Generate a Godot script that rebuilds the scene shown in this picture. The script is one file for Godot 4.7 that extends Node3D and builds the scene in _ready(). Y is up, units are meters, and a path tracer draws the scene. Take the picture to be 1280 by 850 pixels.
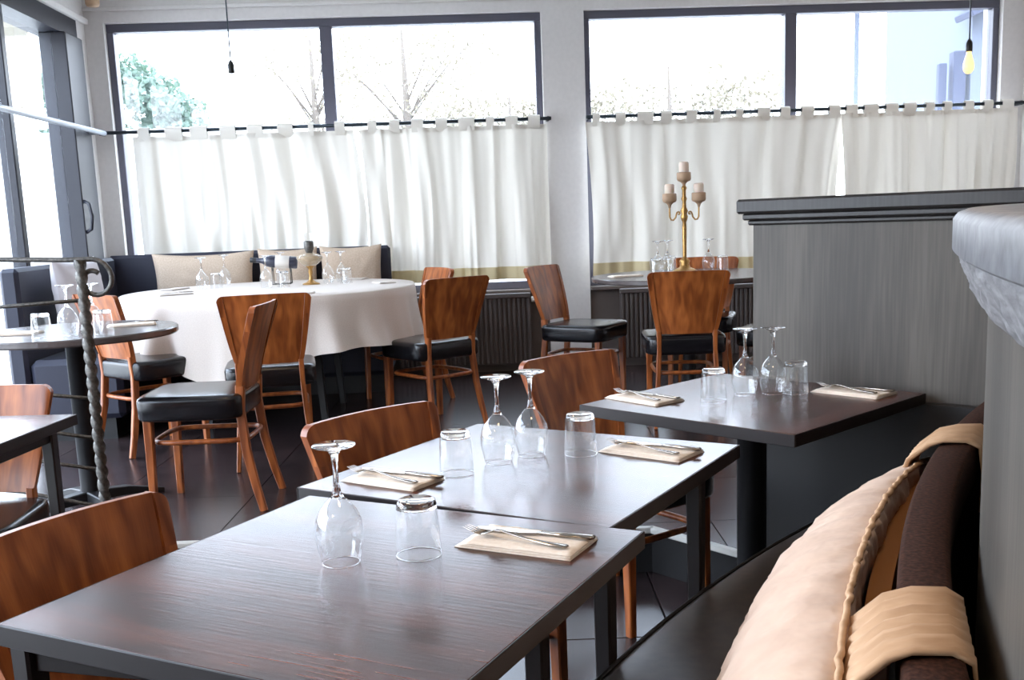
extends Node3D

const STEP := 0.165          # height of the raised rear floor
const WALL_TURN := 0.05      # the building stands a little askew to the camera
var M := {}
var used := {}
var W: Transform3D           # building frame: x along the window wall, z into the room
var lib := {}

# ---------------------------------------------------------------- mesh helpers
func begin(smooth := false) -> SurfaceTool:
	var s := SurfaceTool.new()
	s.begin(Mesh.PRIMITIVE_TRIANGLES)
	s.set_smooth_group(0 if smooth else -1)
	return s

func vtx(s: SurfaceTool, p: Vector3, uv := Vector2.ZERO) -> void:
	s.set_uv(uv)
	s.add_vertex(p)

func tri(s: SurfaceTool, a: Vector3, b: Vector3, c: Vector3, ua := Vector2.ZERO, ub := Vector2.ZERO, uc := Vector2.ZERO) -> void:
	vtx(s, a, ua)
	vtx(s, b, ub)
	vtx(s, c, uc)

func quad(s: SurfaceTool, a: Vector3, b: Vector3, c: Vector3, d: Vector3, ua := Vector2.ZERO, ub := Vector2.ZERO, uc := Vector2.ZERO, ud := Vector2.ZERO) -> void:
	tri(s, a, b, c, ua, ub, uc)
	tri(s, a, c, d, ua, uc, ud)

# a box with chamfered edges
func box(s: SurfaceTool, at: Vector3, size: Vector3, bevel := 0.0, turn := Basis.IDENTITY) -> void:
	var h := size * 0.5
	var b: float = minf(bevel, minf(h.x, minf(h.y, h.z)) * 0.8)
	var pt := func(sx: int, sy: int, sz: int, ax: int) -> Vector3:
		var v := Vector3(sx * (h.x - b), sy * (h.y - b), sz * (h.z - b))
		if ax == 0: v.x = sx * h.x
		elif ax == 1: v.y = sy * h.y
		else: v.z = sz * h.z
		return at + turn * v
	for sg in [-1, 1]:
		var f := [
			[pt.call(sg, -1, -sg, 0), pt.call(sg, -1, sg, 0), pt.call(sg, 1, sg, 0), pt.call(sg, 1, -sg, 0)],
			[pt.call(-sg, sg, -1, 1), pt.call(sg, sg, -1, 1), pt.call(sg, sg, 1, 1), pt.call(-sg, sg, 1, 1)],
			[pt.call(-sg, -1, sg, 2), pt.call(-sg, 1, sg, 2), pt.call(sg, 1, sg, 2), pt.call(sg, -1, sg, 2)]]
		for q in f:
			quad(s, q[0], q[1], q[2], q[3])
	if b <= 0.0:
		return
	for i in [-1, 1]:
		for j in [-1, 1]:
			var q1 := [pt.call(-1, i, j, 1), pt.call(-1, i, j, 2), pt.call(1, i, j, 2), pt.call(1, i, j, 1)]
			var q2 := [pt.call(i, -1, j, 2), pt.call(i, -1, j, 0), pt.call(i, 1, j, 0), pt.call(i, 1, j, 2)]
			var q3 := [pt.call(i, j, -1, 0), pt.call(i, j, -1, 1), pt.call(i, j, 1, 1), pt.call(i, j, 1, 0)]
			for q in [q1, q2, q3]:
				if i * j < 0: quad(s, q[0], q[1], q[2], q[3])
				else: quad(s, q[3], q[2], q[1], q[0])
			for k in [-1, 1]:
				if i * j * k < 0: tri(s, pt.call(i, j, k, 0), pt.call(i, j, k, 1), pt.call(i, j, k, 2))
				else: tri(s, pt.call(i, j, k, 0), pt.call(i, j, k, 2), pt.call(i, j, k, 1))

func boxm(at: Vector3, size: Vector3, bevel := 0.0, turn := Basis.IDENTITY) -> ArrayMesh:
	var s := begin()
	box(s, at, size, bevel, turn)
	return fin(s)

func fin(s: SurfaceTool) -> ArrayMesh:
	s.generate_normals()
	s.index()
	return s.commit()

# profile of (radius, height); outward faces when the profile runs upwards
func lathe(s: SurfaceTool, prof: Array, seg := 32, at := Vector3.ZERO) -> void:
	for j in prof.size() - 1:
		var p: Vector2 = prof[j]
		var q: Vector2 = prof[j + 1]
		for i in seg:
			var a0 := TAU * i / seg
			var a1 := TAU * (i + 1) / seg
			var c0 := Vector3(cos(a0), 0, sin(a0))
			var c1 := Vector3(cos(a1), 0, sin(a1))
			var up := Vector3(0, 1, 0)
			var A := at + c1 * q.x + up * q.y
			var B := at + c0 * q.x + up * q.y
			var C := at + c0 * p.x + up * p.y
			var D := at + c1 * p.x + up * p.y
			if q.x < 1e-6: tri(s, A, C, D)
			elif p.x < 1e-6: tri(s, A, B, C)
			else: quad(s, A, B, C, D)

func lathem(prof: Array, seg := 32, at := Vector3.ZERO, smooth := true) -> ArrayMesh:
	var s := begin(smooth)
	lathe(s, prof, seg, at)
	return fin(s)

func circle(n: int, r: float) -> Array:
	var o := []
	for i in n:
		o.append(Vector2(cos(TAU * i / n), sin(TAU * i / n)) * r)
	return o

func rect(w: float, d: float, b := 0.003) -> Array:
	var x := w / 2
	var y := d / 2
	return [Vector2(x, -y + b), Vector2(x, y - b), Vector2(x - b, y), Vector2(-x + b, y), Vector2(-x, y - b), Vector2(-x, -y + b), Vector2(-x + b, -y), Vector2(x - b, -y)]

# sweeps a closed profile along a path; `side` is the first profile axis
func sweep(s: SurfaceTool, path: Array, prof: Array, side := Vector3.ZERO, scales: Array = [], closed := false) -> void:
	var n := path.size()
	var rings := []
	var last := side
	for j in n:
		var t: Vector3
		if closed: t = path[(j + 1) % n] - path[(j - 1 + n) % n]
		else: t = path[mini(j + 1, n - 1)] - path[maxi(j - 1, 0)]
		t = t.normalized()
		if last == Vector3.ZERO:
			last = t.cross(Vector3(0.31, 0.9, 0.2) if absf(t.y) < 0.9 else Vector3(1, 0, 0.1))
		var nn := (last - t * last.dot(t)).normalized()
		if side == Vector3.ZERO: last = nn
		var bb := nn.cross(t)
		var k: Vector2 = Vector2.ONE
		if scales.size(): k = scales[j] if scales[j] is Vector2 else Vector2.ONE * float(scales[j])
		var r := []
		for p in prof:
			r.append(path[j] + nn * p.x * k.x + bb * p.y * k.y)
		rings.append(r)
	var m := prof.size()
	for j in (n if closed else n - 1):
		var r0: Array = rings[j]
		var r1: Array = rings[(j + 1) % n]
		for k in m:
			var k1 := (k + 1) % m
			quad(s, r1[k1], r1[k], r0[k], r0[k1])
	if not closed:
		for k in range(1, m - 1):
			tri(s, rings[n - 1][0], rings[n - 1][k], rings[n - 1][k + 1])
			tri(s, rings[0][0], rings[0][k + 1], rings[0][k])

func tube(path: Array, r: float, sides := 8, closed := false) -> ArrayMesh:
	var s := begin(true)
	sweep(s, path, circle(sides, r), Vector3.ZERO, [], closed)
	return fin(s)

func bar(path: Array, w: float, d: float, side := Vector3.ZERO, scales: Array = [], b := 0.004) -> ArrayMesh:
	var s := begin()
	sweep(s, path, rect(w, d, b), side, scales)
	return fin(s)

# a flat outline in x, z pulled up from y0 to y1
func prism(s: SurfaceTool, poly: PackedVector2Array, y0: float, y1: float) -> void:
	var ix := Geometry2D.triangulate_polygon(poly)
	for i in range(0, ix.size(), 3):
		var a := poly[ix[i]]
		var b := poly[ix[i + 1]]
		var c := poly[ix[i + 2]]
		if (b - a).cross(c - a) < 0.0:
			var t := b
			b = c
			c = t
		tri(s, Vector3(a.x, y1, a.y), Vector3(b.x, y1, b.y), Vector3(c.x, y1, c.y), a, b, c)
		tri(s, Vector3(a.x, y0, a.y), Vector3(c.x, y0, c.y), Vector3(b.x, y0, b.y), a, c, b)
	var area := 0.0
	for i in poly.size():
		area += poly[i].cross(poly[(i + 1) % poly.size()])
	for i in poly.size():
		var p := poly[i]
		var q := poly[(i + 1) % poly.size()]
		if area < 0.0:
			var t := p
			p = q
			q = t
		# now the outline runs clockwise seen from above
		quad(s, Vector3(q.x, y1, q.y), Vector3(p.x, y1, p.y), Vector3(p.x, y0, p.y), Vector3(q.x, y0, q.y))

func prismm(poly: Array, y0: float, y1: float) -> ArrayMesh:
	var s := begin()
	prism(s, PackedVector2Array(poly), y0, y1)
	return fin(s)

# closes two grids of points (front, back) into one solid; grid[i][j], i to the right, j upwards seen from the front
func shell(s: SurfaceTool, A: Array, B: Array) -> void:
	var n := A.size()
	var m: int = A[0].size()
	for i in n - 1:
		for j in m - 1:
			var u0 := float(i) / (n - 1)
			var u1 := float(i + 1) / (n - 1)
			var v0 := float(j) / (m - 1)
			var v1 := float(j + 1) / (m - 1)
			quad(s, A[i][j + 1], A[i + 1][j + 1], A[i + 1][j], A[i][j], Vector2(u0, v1), Vector2(u1, v1), Vector2(u1, v0), Vector2(u0, v0))
			quad(s, B[i + 1][j + 1], B[i][j + 1], B[i][j], B[i + 1][j], Vector2(u1, v1), Vector2(u0, v1), Vector2(u0, v0), Vector2(u1, v0))
	for i in n - 1:
		quad(s, B[i][m - 1], B[i + 1][m - 1], A[i + 1][m - 1], A[i][m - 1])
		quad(s, A[i][0], A[i + 1][0], B[i + 1][0], B[i][0])
	for j in m - 1:
		quad(s, B[0][j + 1], A[0][j + 1], A[0][j], B[0][j])
		quad(s, A[n - 1][j + 1], B[n - 1][j + 1], B[n - 1][j], A[n - 1][j])

# ---------------------------------------------------------------- scene helpers
func numbered(called: String) -> String:
	if not used.has(called):
		used[called] = 0
		return called
	used[called] += 1
	return "%s_%03d" % [called, used[called]]

func obj(called: String, mesh: Mesh, mat: Material, parent: Node = null, at := Transform3D.IDENTITY) -> MeshInstance3D:
	var o := MeshInstance3D.new()
	o.mesh = mesh
	o.material_override = mat
	o.transform = at
	if parent == null:
		o.name = numbered(called)
		add_child(o)
	else:
		o.name = called
		parent.add_child(o, true)
	return o

func tag(o: Node, label: String, category: String, group := "") -> Node:
	o.set_meta("label", label)
	o.set_meta("category", category)
	if group != "": o.set_meta("group", group)
	return o

func thing(called: String, label: String, category: String, at := Vector3.ZERO, turn := 0.0, group := "") -> Node3D:
	var o := Node3D.new()
	o.name = numbered(called)
	add_child(o)
	o.position = at
	o.rotation.y = turn
	tag(o, label, category, group)
	return o

func setting(called: String, label: String, at := Transform3D.IDENTITY) -> Node3D:
	var o := Node3D.new()
	o.name = called
	add_child(o)
	o.transform = at
	o.set_meta("kind", "structure")
	o.set_meta("label", label)
	return o

func copy(src: Node3D, called: String, label: String, at: Vector3, turn := 0.0) -> Node3D:
	var c: Node3D = src.duplicate()
	c.name = numbered(called)
	add_child(c)
	c.position = at
	c.rotation = Vector3(0, turn, 0)
	c.set_meta("label", label)
	return c

func face(f: Vector2) -> float:      # turn that points local +z along (x, z)
	return atan2(f.x, f.y)

func T(at: Vector3, turn := 0.0) -> Transform3D:
	return Transform3D(Basis(Vector3.UP, turn), at)

# ---------------------------------------------------------------- materials
func plain(col: Color, rough := 0.6, extra := {}) -> StandardMaterial3D:
	var m := StandardMaterial3D.new()
	m.albedo_color = col
	m.roughness = rough
	for k in extra:
		m.set(k, extra[k])
	return m

func noise(seed_: int, freq: float, oct := 4, kind := FastNoiseLite.TYPE_SIMPLEX_SMOOTH) -> FastNoiseLite:
	var n := FastNoiseLite.new()
	n.seed = seed_
	n.frequency = freq
	n.noise_type = kind
	n.fractal_octaves = oct
	return n

# grain runs along v; figure = waviness of the veneer
func wood(w: int, h: int, seed_: int, dark: Color, light: Color, figure: float, fine: float, rings: float, along_u := false) -> ImageTexture:
	var im := Image.create(w, h, false, Image.FORMAT_RGB8)
	var n1 := noise(seed_, 1.0, 3)
	var n2 := noise(seed_ + 7, 1.0, 2)
	for y in h:
		for x in w:
			var u := float(x) / w
			var v := float(y) / h
			# wraps by blending the last tenth with the start
			var warp := n1.get_noise_2d(u * 3.0, v * 1.1) * figure
			var band := 0.5 + 0.5 * sin((u + warp) * rings * TAU)
			var pores := n2.get_noise_2d(u * 95.0, v * 4.0)
			var t := clampf(0.5 + (band - 0.5) * 0.55 + pores * fine + n1.get_noise_2d(u * 7.0 + 9.0, v * 2.0) * 0.45, 0.0, 1.0)
			var c := dark.lerp(light, t)
			im.set_pixel(x, y, c)
	if along_u: im.rotate_90(CLOCKWISE)
	return ImageTexture.create_from_image(im)

func speckle(w: int, seed_: int, freq: float, lo: Color, hi: Color, kind := FastNoiseLite.TYPE_SIMPLEX_SMOOTH) -> NoiseTexture2D:
	var t := NoiseTexture2D.new()
	t.width = w
	t.height = w
	t.seamless = true
	t.noise = noise(seed_, freq, 4, kind)
	var g := Gradient.new()
	g.set_color(0, lo)
	g.set_color(1, hi)
	t.color_ramp = g
	return t

func tri_tex(m: StandardMaterial3D, tex: Texture2D, scale: Vector3, relief := 0.0, relief_tex: Texture2D = null) -> StandardMaterial3D:
	m.albedo_texture = tex
	m.uv1_triplanar = true
	m.uv1_triplanar_sharpness = 8.0
	m.uv1_scale = scale
	if relief > 0.0:
		m.heightmap_enabled = true
		m.heightmap_texture = relief_tex if relief_tex else tex
		m.heightmap_scale = relief
	return m

func materials() -> void:
	var chair_tex := wood(512, 512, 3, Color8(120, 60, 25), Color8(186, 108, 54), 0.55, 0.14, 2.0)
	M.chair = plain(Color.WHITE, 0.34, {"albedo_texture": chair_tex})
	M.chair_solid = tri_tex(plain(Color(0.96, 0.94, 0.92), 0.36), chair_tex, Vector3(3.0, 1.4, 3.0))
	var table_tex := wood(512, 1024, 11, Color8(46, 21, 14), Color8(94, 48, 33), 0.10, 0.75, 5.0, true)
	M.table = tri_tex(plain(Color.WHITE, 0.24), table_tex, Vector3(1.2, 1.2, 1.2), 0.04)
	M.table.uv1_offset = Vector3(0.5, 0.5, 0.5)
	M.table_leg = plain(Color8(28, 18, 17), 0.42)
	var panel_tex := wood(512, 512, 21, Color8(60, 55, 50), Color8(88, 82, 75), 0.05, 0.36, 2.0)
	M.panel = tri_tex(plain(Color.WHITE, 0.5), panel_tex, Vector3(1.1, 0.8, 1.1), 0.06)
	M.cap = tri_tex(plain(Color(0.62, 0.63, 0.68), 0.42), panel_tex, Vector3(1.1, 0.8, 1.1), 0.05)
	M.slab = tri_tex(plain(Color.WHITE, 0.5), speckle(512, 5, 0.03, Color8(98, 99, 102), Color8(140, 141, 145)), Vector3(1.5, 1.5, 1.5), 0.25)
	M.rough_edge = tri_tex(plain(Color.WHITE, 0.6), speckle(512, 8, 0.03, Color8(96, 95, 97), Color8(150, 149, 151), FastNoiseLite.TYPE_PERLIN), Vector3(2, 6, 2), 0.5)
	M.seat = tri_tex(plain(Color.WHITE, 0.24), speckle(256, 31, 0.08, Color8(16, 15, 18), Color8(25, 24, 28)), Vector3(4, 4, 4), 0.004)
	M.bench = tri_tex(plain(Color.WHITE, 0.36), speckle(512, 33, 0.03, Color8(52, 45, 41), Color8(72, 62, 55)), Vector3(1.6, 1.6, 1.6), 0.02)
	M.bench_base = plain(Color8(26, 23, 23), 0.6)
	M.rail_fabric = tri_tex(plain(Color.WHITE, 0.9, {"metallic_specular": 0.3}), speckle(512, 41, 0.10, Color8(30, 16, 11), Color8(80, 48, 34)), Vector3(2, 2, 2), 0.2)
	M.cushion = tri_tex(plain(Color.WHITE, 0.7, {"rim_enabled": true, "rim": 0.2}), speckle(512, 43, 0.012, Color8(194, 165, 144), Color8(220, 193, 172)), Vector3(1.3, 1.3, 1.3), 0.45, speckle(512, 44, 0.014, Color.BLACK, Color.WHITE))
	M.cushion_lining = plain(Color8(150, 98, 48), 0.7)
	M.strap = tri_tex(plain(Color.WHITE, 0.75), speckle(512, 47, 0.014, Color8(178, 142, 108), Color8(208, 172, 138)), Vector3(1.5, 5, 5), 0.3)
	M.beige = tri_tex(plain(Color.WHITE, 0.85), speckle(256, 49, 0.1, Color8(178, 158, 138), Color8(200, 180, 160)), Vector3(3, 3, 3))
	M.grey_cushion = plain(Color8(190, 184, 186), 0.85)
	M.navy = plain(Color8(34, 36, 52), 0.6)
	M.cloth = tri_tex(plain(Color.WHITE, 0.8), speckle(256, 51, 0.12, Color8(204, 193, 183), Color8(220, 210, 201)), Vector3(4, 4, 4), 0.02)
	M.curtain = tri_tex(plain(Color.WHITE, 0.9, {"backlight_enabled": true, "backlight": Color(0.38, 0.38, 0.372)}), speckle(512, 53, 0.2, Color8(224, 218, 208), Color8(240, 236, 228)), Vector3(2.5, 2.5, 2.5))
	M.hem = tri_tex(plain(Color.WHITE, 0.9, {"backlight_enabled": true, "backlight": Color(0.2, 0.185, 0.14)}), speckle(512, 54, 0.2, Color8(196, 180, 142), Color8(216, 202, 166)), Vector3(2.5, 2.5, 2.5))
	M.napkin = tri_tex(plain(Color.WHITE, 0.85), speckle(256, 55, 0.05, Color8(238, 222, 205), Color8(250, 239, 226)), Vector3(6, 6, 6), 0.05)
	M.steel = plain(Color(0.66, 0.63, 0.60), 0.16, {"metallic": 1.0})
	M.glass = plain(Color(1, 1, 1, 0.0), 0.0, {"refraction_enabled": true, "refraction_scale": 0.05, "transparency": BaseMaterial3D.TRANSPARENCY_ALPHA})
	M.thin_glass = plain(Color(0.75, 0.8, 0.82, 0.035), 0.0, {"transparency": BaseMaterial3D.TRANSPARENCY_ALPHA})
	M.pane = plain(Color(0.9, 0.95, 1, 0.03), 0.02, {"transparency": BaseMaterial3D.TRANSPARENCY_ALPHA})
	M.wall = tri_tex(plain(Color.WHITE, 0.85), speckle(256, 57, 0.06, Color8(212, 208, 206), Color8(219, 215, 213)), Vector3(1.5, 1.5, 1.5))
	M.ceiling = plain(Color8(232, 230, 228), 0.9)
	M.spandrel = plain(Color8(96, 86, 82), 0.7)
	M.frame = plain(Color8(86, 85, 98), 0.4)
	M.dark_frame = plain(Color8(26, 27, 38), 0.45)
	M.radiator = plain(Color8(86, 78, 76), 0.45)
	M.rod = plain(Color8(50, 58, 66), 0.35, {"metallic": 0.6})
	M.pale_rod = plain(Color8(178, 184, 192), 0.35, {"metallic": 0.4})
	M.iron = tri_tex(plain(Color.WHITE, 0.45, {"metallic": 0.5}), speckle(256, 59, 0.05, Color8(60, 58, 56), Color8(112, 108, 102)), Vector3(5, 5, 5))
	M.tile = []
	for k in 3:
		M.tile.append(tri_tex(plain(Color.WHITE, 0.24), speckle(512, 61 + k, 0.012, Color8(38 + 3 * k, 31 + 2 * k, 32 + 2 * k), Color8(62 + 3 * k, 50 + 2 * k, 50 + 2 * k)), Vector3(0.9, 0.9, 0.9), 0.02))
	M.grout = plain(Color8(17, 15, 16), 0.85)
	M.nosing = plain(Color8(206, 204, 198), 0.4)
	M.brass = tri_tex(plain(Color.WHITE, 0.35, {"metallic": 0.75}), speckle(256, 71, 0.05, Color8(150, 112, 60), Color8(198, 158, 100)), Vector3(8, 8, 8))
	M.lamp_glass = plain(Color(0.72, 0.64, 0.52, 0.5), 0.1, {"transparency": BaseMaterial3D.TRANSPARENCY_ALPHA})
	M.wax = plain(Color8(226, 208, 192), 0.5, {"subsurf_scatter_enabled": true, "subsurf_scatter_strength": 0.3})
	M.cup = plain(Color8(176, 146, 118), 0.6)
	M.black = plain(Color8(18, 18, 20), 0.5)
	M.round_top = tri_tex(plain(Color.WHITE, 0.22), speckle(256, 73, 0.02, Color8(72, 66, 66), Color8(98, 90, 88)), Vector3(2, 2, 2))
	M.bulb = plain(Color(1.0, 0.88, 0.6), 0.2, {"emission_enabled": true, "emission": Color(1.0, 0.88, 0.6), "emission_energy_multiplier": 1.2})
	M.clear_bulb = plain(Color(1.0, 0.97, 0.92, 0.08), 0.02, {"transparency": BaseMaterial3D.TRANSPARENCY_ALPHA})
	M.filament = plain(Color(1.0, 0.75, 0.35), 0.5, {"emission_enabled": true, "emission": Color(1.0, 0.72, 0.34), "emission_energy_multiplier": 14.0})
	M.opal = plain(Color(0.95, 0.93, 0.9), 0.5, {"emission_enabled": true, "emission": Color(1.0, 0.9, 0.76), "emission_energy_multiplier": 1.5})  # glowing face of the added ceiling discs
	M.cold_filament = plain(Color(0.5, 0.4, 0.3), 0.4, {"metallic": 0.8})
	M.bottle = plain(Color8(30, 34, 56), 0.1, {"clearcoat_enabled": true})
	M.paper = plain(Color8(214, 208, 200), 0.7)
	M.terrace = tri_tex(plain(Color.WHITE, 0.9), speckle(512, 81, 0.02, Color8(176, 172, 164), Color8(200, 196, 188)), Vector3(0.3, 0.3, 0.3))
	M.render = plain(Color8(226, 224, 220), 0.9)
	M.pier = plain(Color8(112, 106, 92), 0.9)
	M.house = plain(Color8(92, 98, 112), 0.85)
	M.house_dark = plain(Color8(62, 66, 84), 0.8)
	M.leaf_green = plain(Color8(104, 120, 110), 0.8, {"backlight_enabled": true, "backlight": Color(0.2, 0.3, 0.2)})
	M.leaf_tan = plain(Color8(122, 114, 96), 0.8)
	M.bark = plain(Color8(92, 82, 72), 0.9)

# ---------------------------------------------------------------- the room
func _ready() -> void:
	# camera
	var cam := Camera3D.new()
	cam.name = "camera"
	add_child(cam)
	cam.position = Vector3(0, 1.275, 0)
	cam.rotation = Vector3(-0.168, 0, -0.038)
	cam.projection = Camera3D.PROJECTION_FRUSTUM
	cam.near = 0.05
	cam.far = 200.0
	cam.size = 0.05 * 850.0 / 1290.0
	cam.frustum_offset = Vector2(0, 0.05 * 65.0 / 1290.0)
	# sky and exposure
	var env := Environment.new()
	var sky := Sky.new()
	var sm := ProceduralSkyMaterial.new()
	sm.sky_top_color = Color(0.84, 0.91, 1.0)
	sm.sky_horizon_color = Color(0.945, 0.97, 1.0)
	sm.ground_horizon_color = Color(0.8, 0.8, 0.78)
	sm.ground_bottom_color = Color(0.6, 0.6, 0.58)
	sm.sky_energy_multiplier = 3.0
	sm.ground_energy_multiplier = 1.0
	sky.sky_material = sm
	env.background_mode = Environment.BG_SKY
	env.sky = sky
	env.tonemap_mode = Environment.TONE_MAPPER_LINEAR
	env.tonemap_exposure = 1.0
	env.sdfgi_enabled = true
	env.ssao_enabled = true
	env.ssil_enabled = true
	var we := WorldEnvironment.new()
	we.name = "world"
	we.environment = env
	add_child(we)
	# building frame
	W = Transform3D(Basis(Vector3.UP, WALL_TURN), Vector3(0, 0, -7.45))
	materials()
	shell_of_room()
	floors()
	partition()
	bench()
	windows()
	curtains()
	outside()
	furniture()
	settings()
	lamps()

const U0 := -2.80       # left wall
const U1 := 3.75        # right wall
const DEEP := 10.9      # from the window wall to the rear wall
const TOP := 2.95
const W1 := [-2.675, 0.298]
const W2 := [0.595, 3.583]
const SILL := 0.76
const HEAD := 2.67

func wbox(s: SurfaceTool, u0: float, u1: float, y0: float, y1: float, d0: float, d1: float, bevel := 0.0) -> void:
	box(s, Vector3((u0 + u1) / 2, (y0 + y1) / 2, (d0 + d1) / 2), Vector3(u1 - u0, y1 - y0, d1 - d0), bevel)

func wb(u0: float, u1: float, y0: float, y1: float, d0: float, d1: float, bevel := 0.0) -> ArrayMesh:
	var s := begin()
	wbox(s, u0, u1, y0, y1, d0, d1, bevel)
	return fin(s)

func shell_of_room() -> void:
	var w := setting("wall_back", "off-white rear wall with two wide window openings", W)
	var s := begin()
	wbox(s, U0 - 0.25, U1 + 0.25, HEAD, TOP, -0.28, 0)
	wbox(s, U0 - 0.25, W1[0], 0, HEAD, -0.28, 0)
	wbox(s, W1[1], W2[0], 0, HEAD, -0.28, 0)
	wbox(s, W2[1], U1 + 0.25, 0, HEAD, -0.28, 0)
	obj("plaster", fin(s), M.wall, w)
	for a in [W1, W2]:
		obj("spandrel", wb(a[0], a[1], 0, SILL - 0.03, -0.26, -0.03), M.spandrel, w)
		obj("window_ledge", wb(a[0], a[1], SILL - 0.03, SILL, -0.28, 0.03, 0.006), M.spandrel, w)
	obj("lintel_moulding", wb(U0, U1, HEAD + 0.075, HEAD + 0.10, 0, 0.02, 0.004), M.wall, w)

	# glazed left wall
	w = setting("wall_left", "glazed side wall with dark frames and white upper band", W)
	s = begin()
	wbox(s, U0 - 0.25, U0, 2.66, TOP, 0, DEEP)
	wbox(s, U0 - 0.25, U0, 0, 2.66, 7.4, DEEP)
	wbox(s, U0 - 0.25, U0, 0, 2.66, 0.0, 0.16)
	obj("plaster", fin(s), M.wall, w)
	obj("ledge_trim", wb(U0, U0 + 0.03, 2.66, 2.70, 0, 7.4, 0.006), M.wall, w)
	s = begin()
	wbox(s, U0 - 0.2, U0, 2.54, 2.66, 0.16, 7.4)
	obj("header_frame", fin(s), M.dark_frame, w)
	obj("threshold", wb(U0 - 0.2, U0, 0, STEP + 0.05, 0.16, 7.4), M.dark_frame, w)
	obj("post", wb(U0 - 0.14, U0 + 0.03, STEP, 2.54, 0.16, 0.47, 0.006), M.dark_frame, w)
	for d in [1.31, 2.65, 3.84, 5.03, 6.22, 7.36]:
		obj("mullion", wb(U0 - 0.1, U0 - 0.02, STEP, 2.56, d - 0.03, d + 0.03, 0.005), M.dark_frame, w)
	var edges := [0.47, 1.28, 1.34, 2.62, 2.68, 3.81, 3.87, 5.0, 5.06, 6.19, 6.25, 7.33]
	for k in 6:
		obj("pane", wb(U0 - 0.066, U0 - 0.06, STEP + 0.05, 2.56, edges[2 * k], edges[2 * k + 1]), M.pane, w)
	s = begin(true)
	sweep(s, [Vector3(U0 + 0.03, 1.28, 0.45), Vector3(U0 + 0.07, 1.30, 0.47), Vector3(U0 + 0.085, 1.38, 0.48), Vector3(U0 + 0.07, 1.46, 0.47), Vector3(U0 + 0.03, 1.48, 0.45)], circle(8, 0.012))
	obj("door_handle", fin(s), M.dark_frame, w)

	w = setting("wall_right", "off-white side wall on the right", W)
	obj("plaster", wb(U1, U1 + 0.25, 0, TOP, -0.28, DEEP), M.wall, w)
	w = setting("wall_front", "off-white wall behind the camera", W)
	obj("plaster", wb(U0 - 0.25, U1 + 0.25, 0, TOP, DEEP, DEEP + 0.25), M.wall, w)
	w = setting("ceiling", "white plain ceiling", W)
	obj("ceiling_board", wb(U0 - 0.25, U1 + 0.25, TOP, TOP + 0.2, -0.28, DEEP + 0.25), M.ceiling, w)

func windows() -> void:
	var names := ["window_1", "window_2"]
	var labels := ["wide two-pane window behind the white-clothed table", "wide two-pane window behind the candelabra"]
	var mulls := [-1.19, 2.07]
	for k in 2:
		var a: Array = [W1, W2][k]
		var w := setting(names[k], labels[k], W)
		var fw := 0.055
		obj("top_rail", wb(a[0], a[1], HEAD - fw, HEAD, -0.14, -0.05, 0.004), M.frame, w)
		obj("bottom_rail", wb(a[0], a[1], SILL, SILL + fw, -0.14, -0.05, 0.004), M.frame, w)
		obj("stile", wb(a[0], a[0] + 0.045, SILL + fw, HEAD - fw, -0.14, -0.05, 0.004), M.frame, w)
		obj("stile", wb(a[1] - 0.045, a[1], SILL + fw, HEAD - fw, -0.14, -0.05, 0.004), M.frame, w)
		obj("mullion", wb(mulls[k] - 0.042, mulls[k] + 0.042, SILL + fw, HEAD - fw, -0.15, -0.04, 0.004), M.frame, w)
		obj("pane", wb(a[0] + 0.045, mulls[k] - 0.042, SILL + fw, HEAD - fw, -0.103, -0.097), M.pane, w)
		obj("pane", wb(mulls[k] + 0.042, a[1] - 0.045, SILL + fw, HEAD - fw, -0.103, -0.097), M.pane, w)

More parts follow.
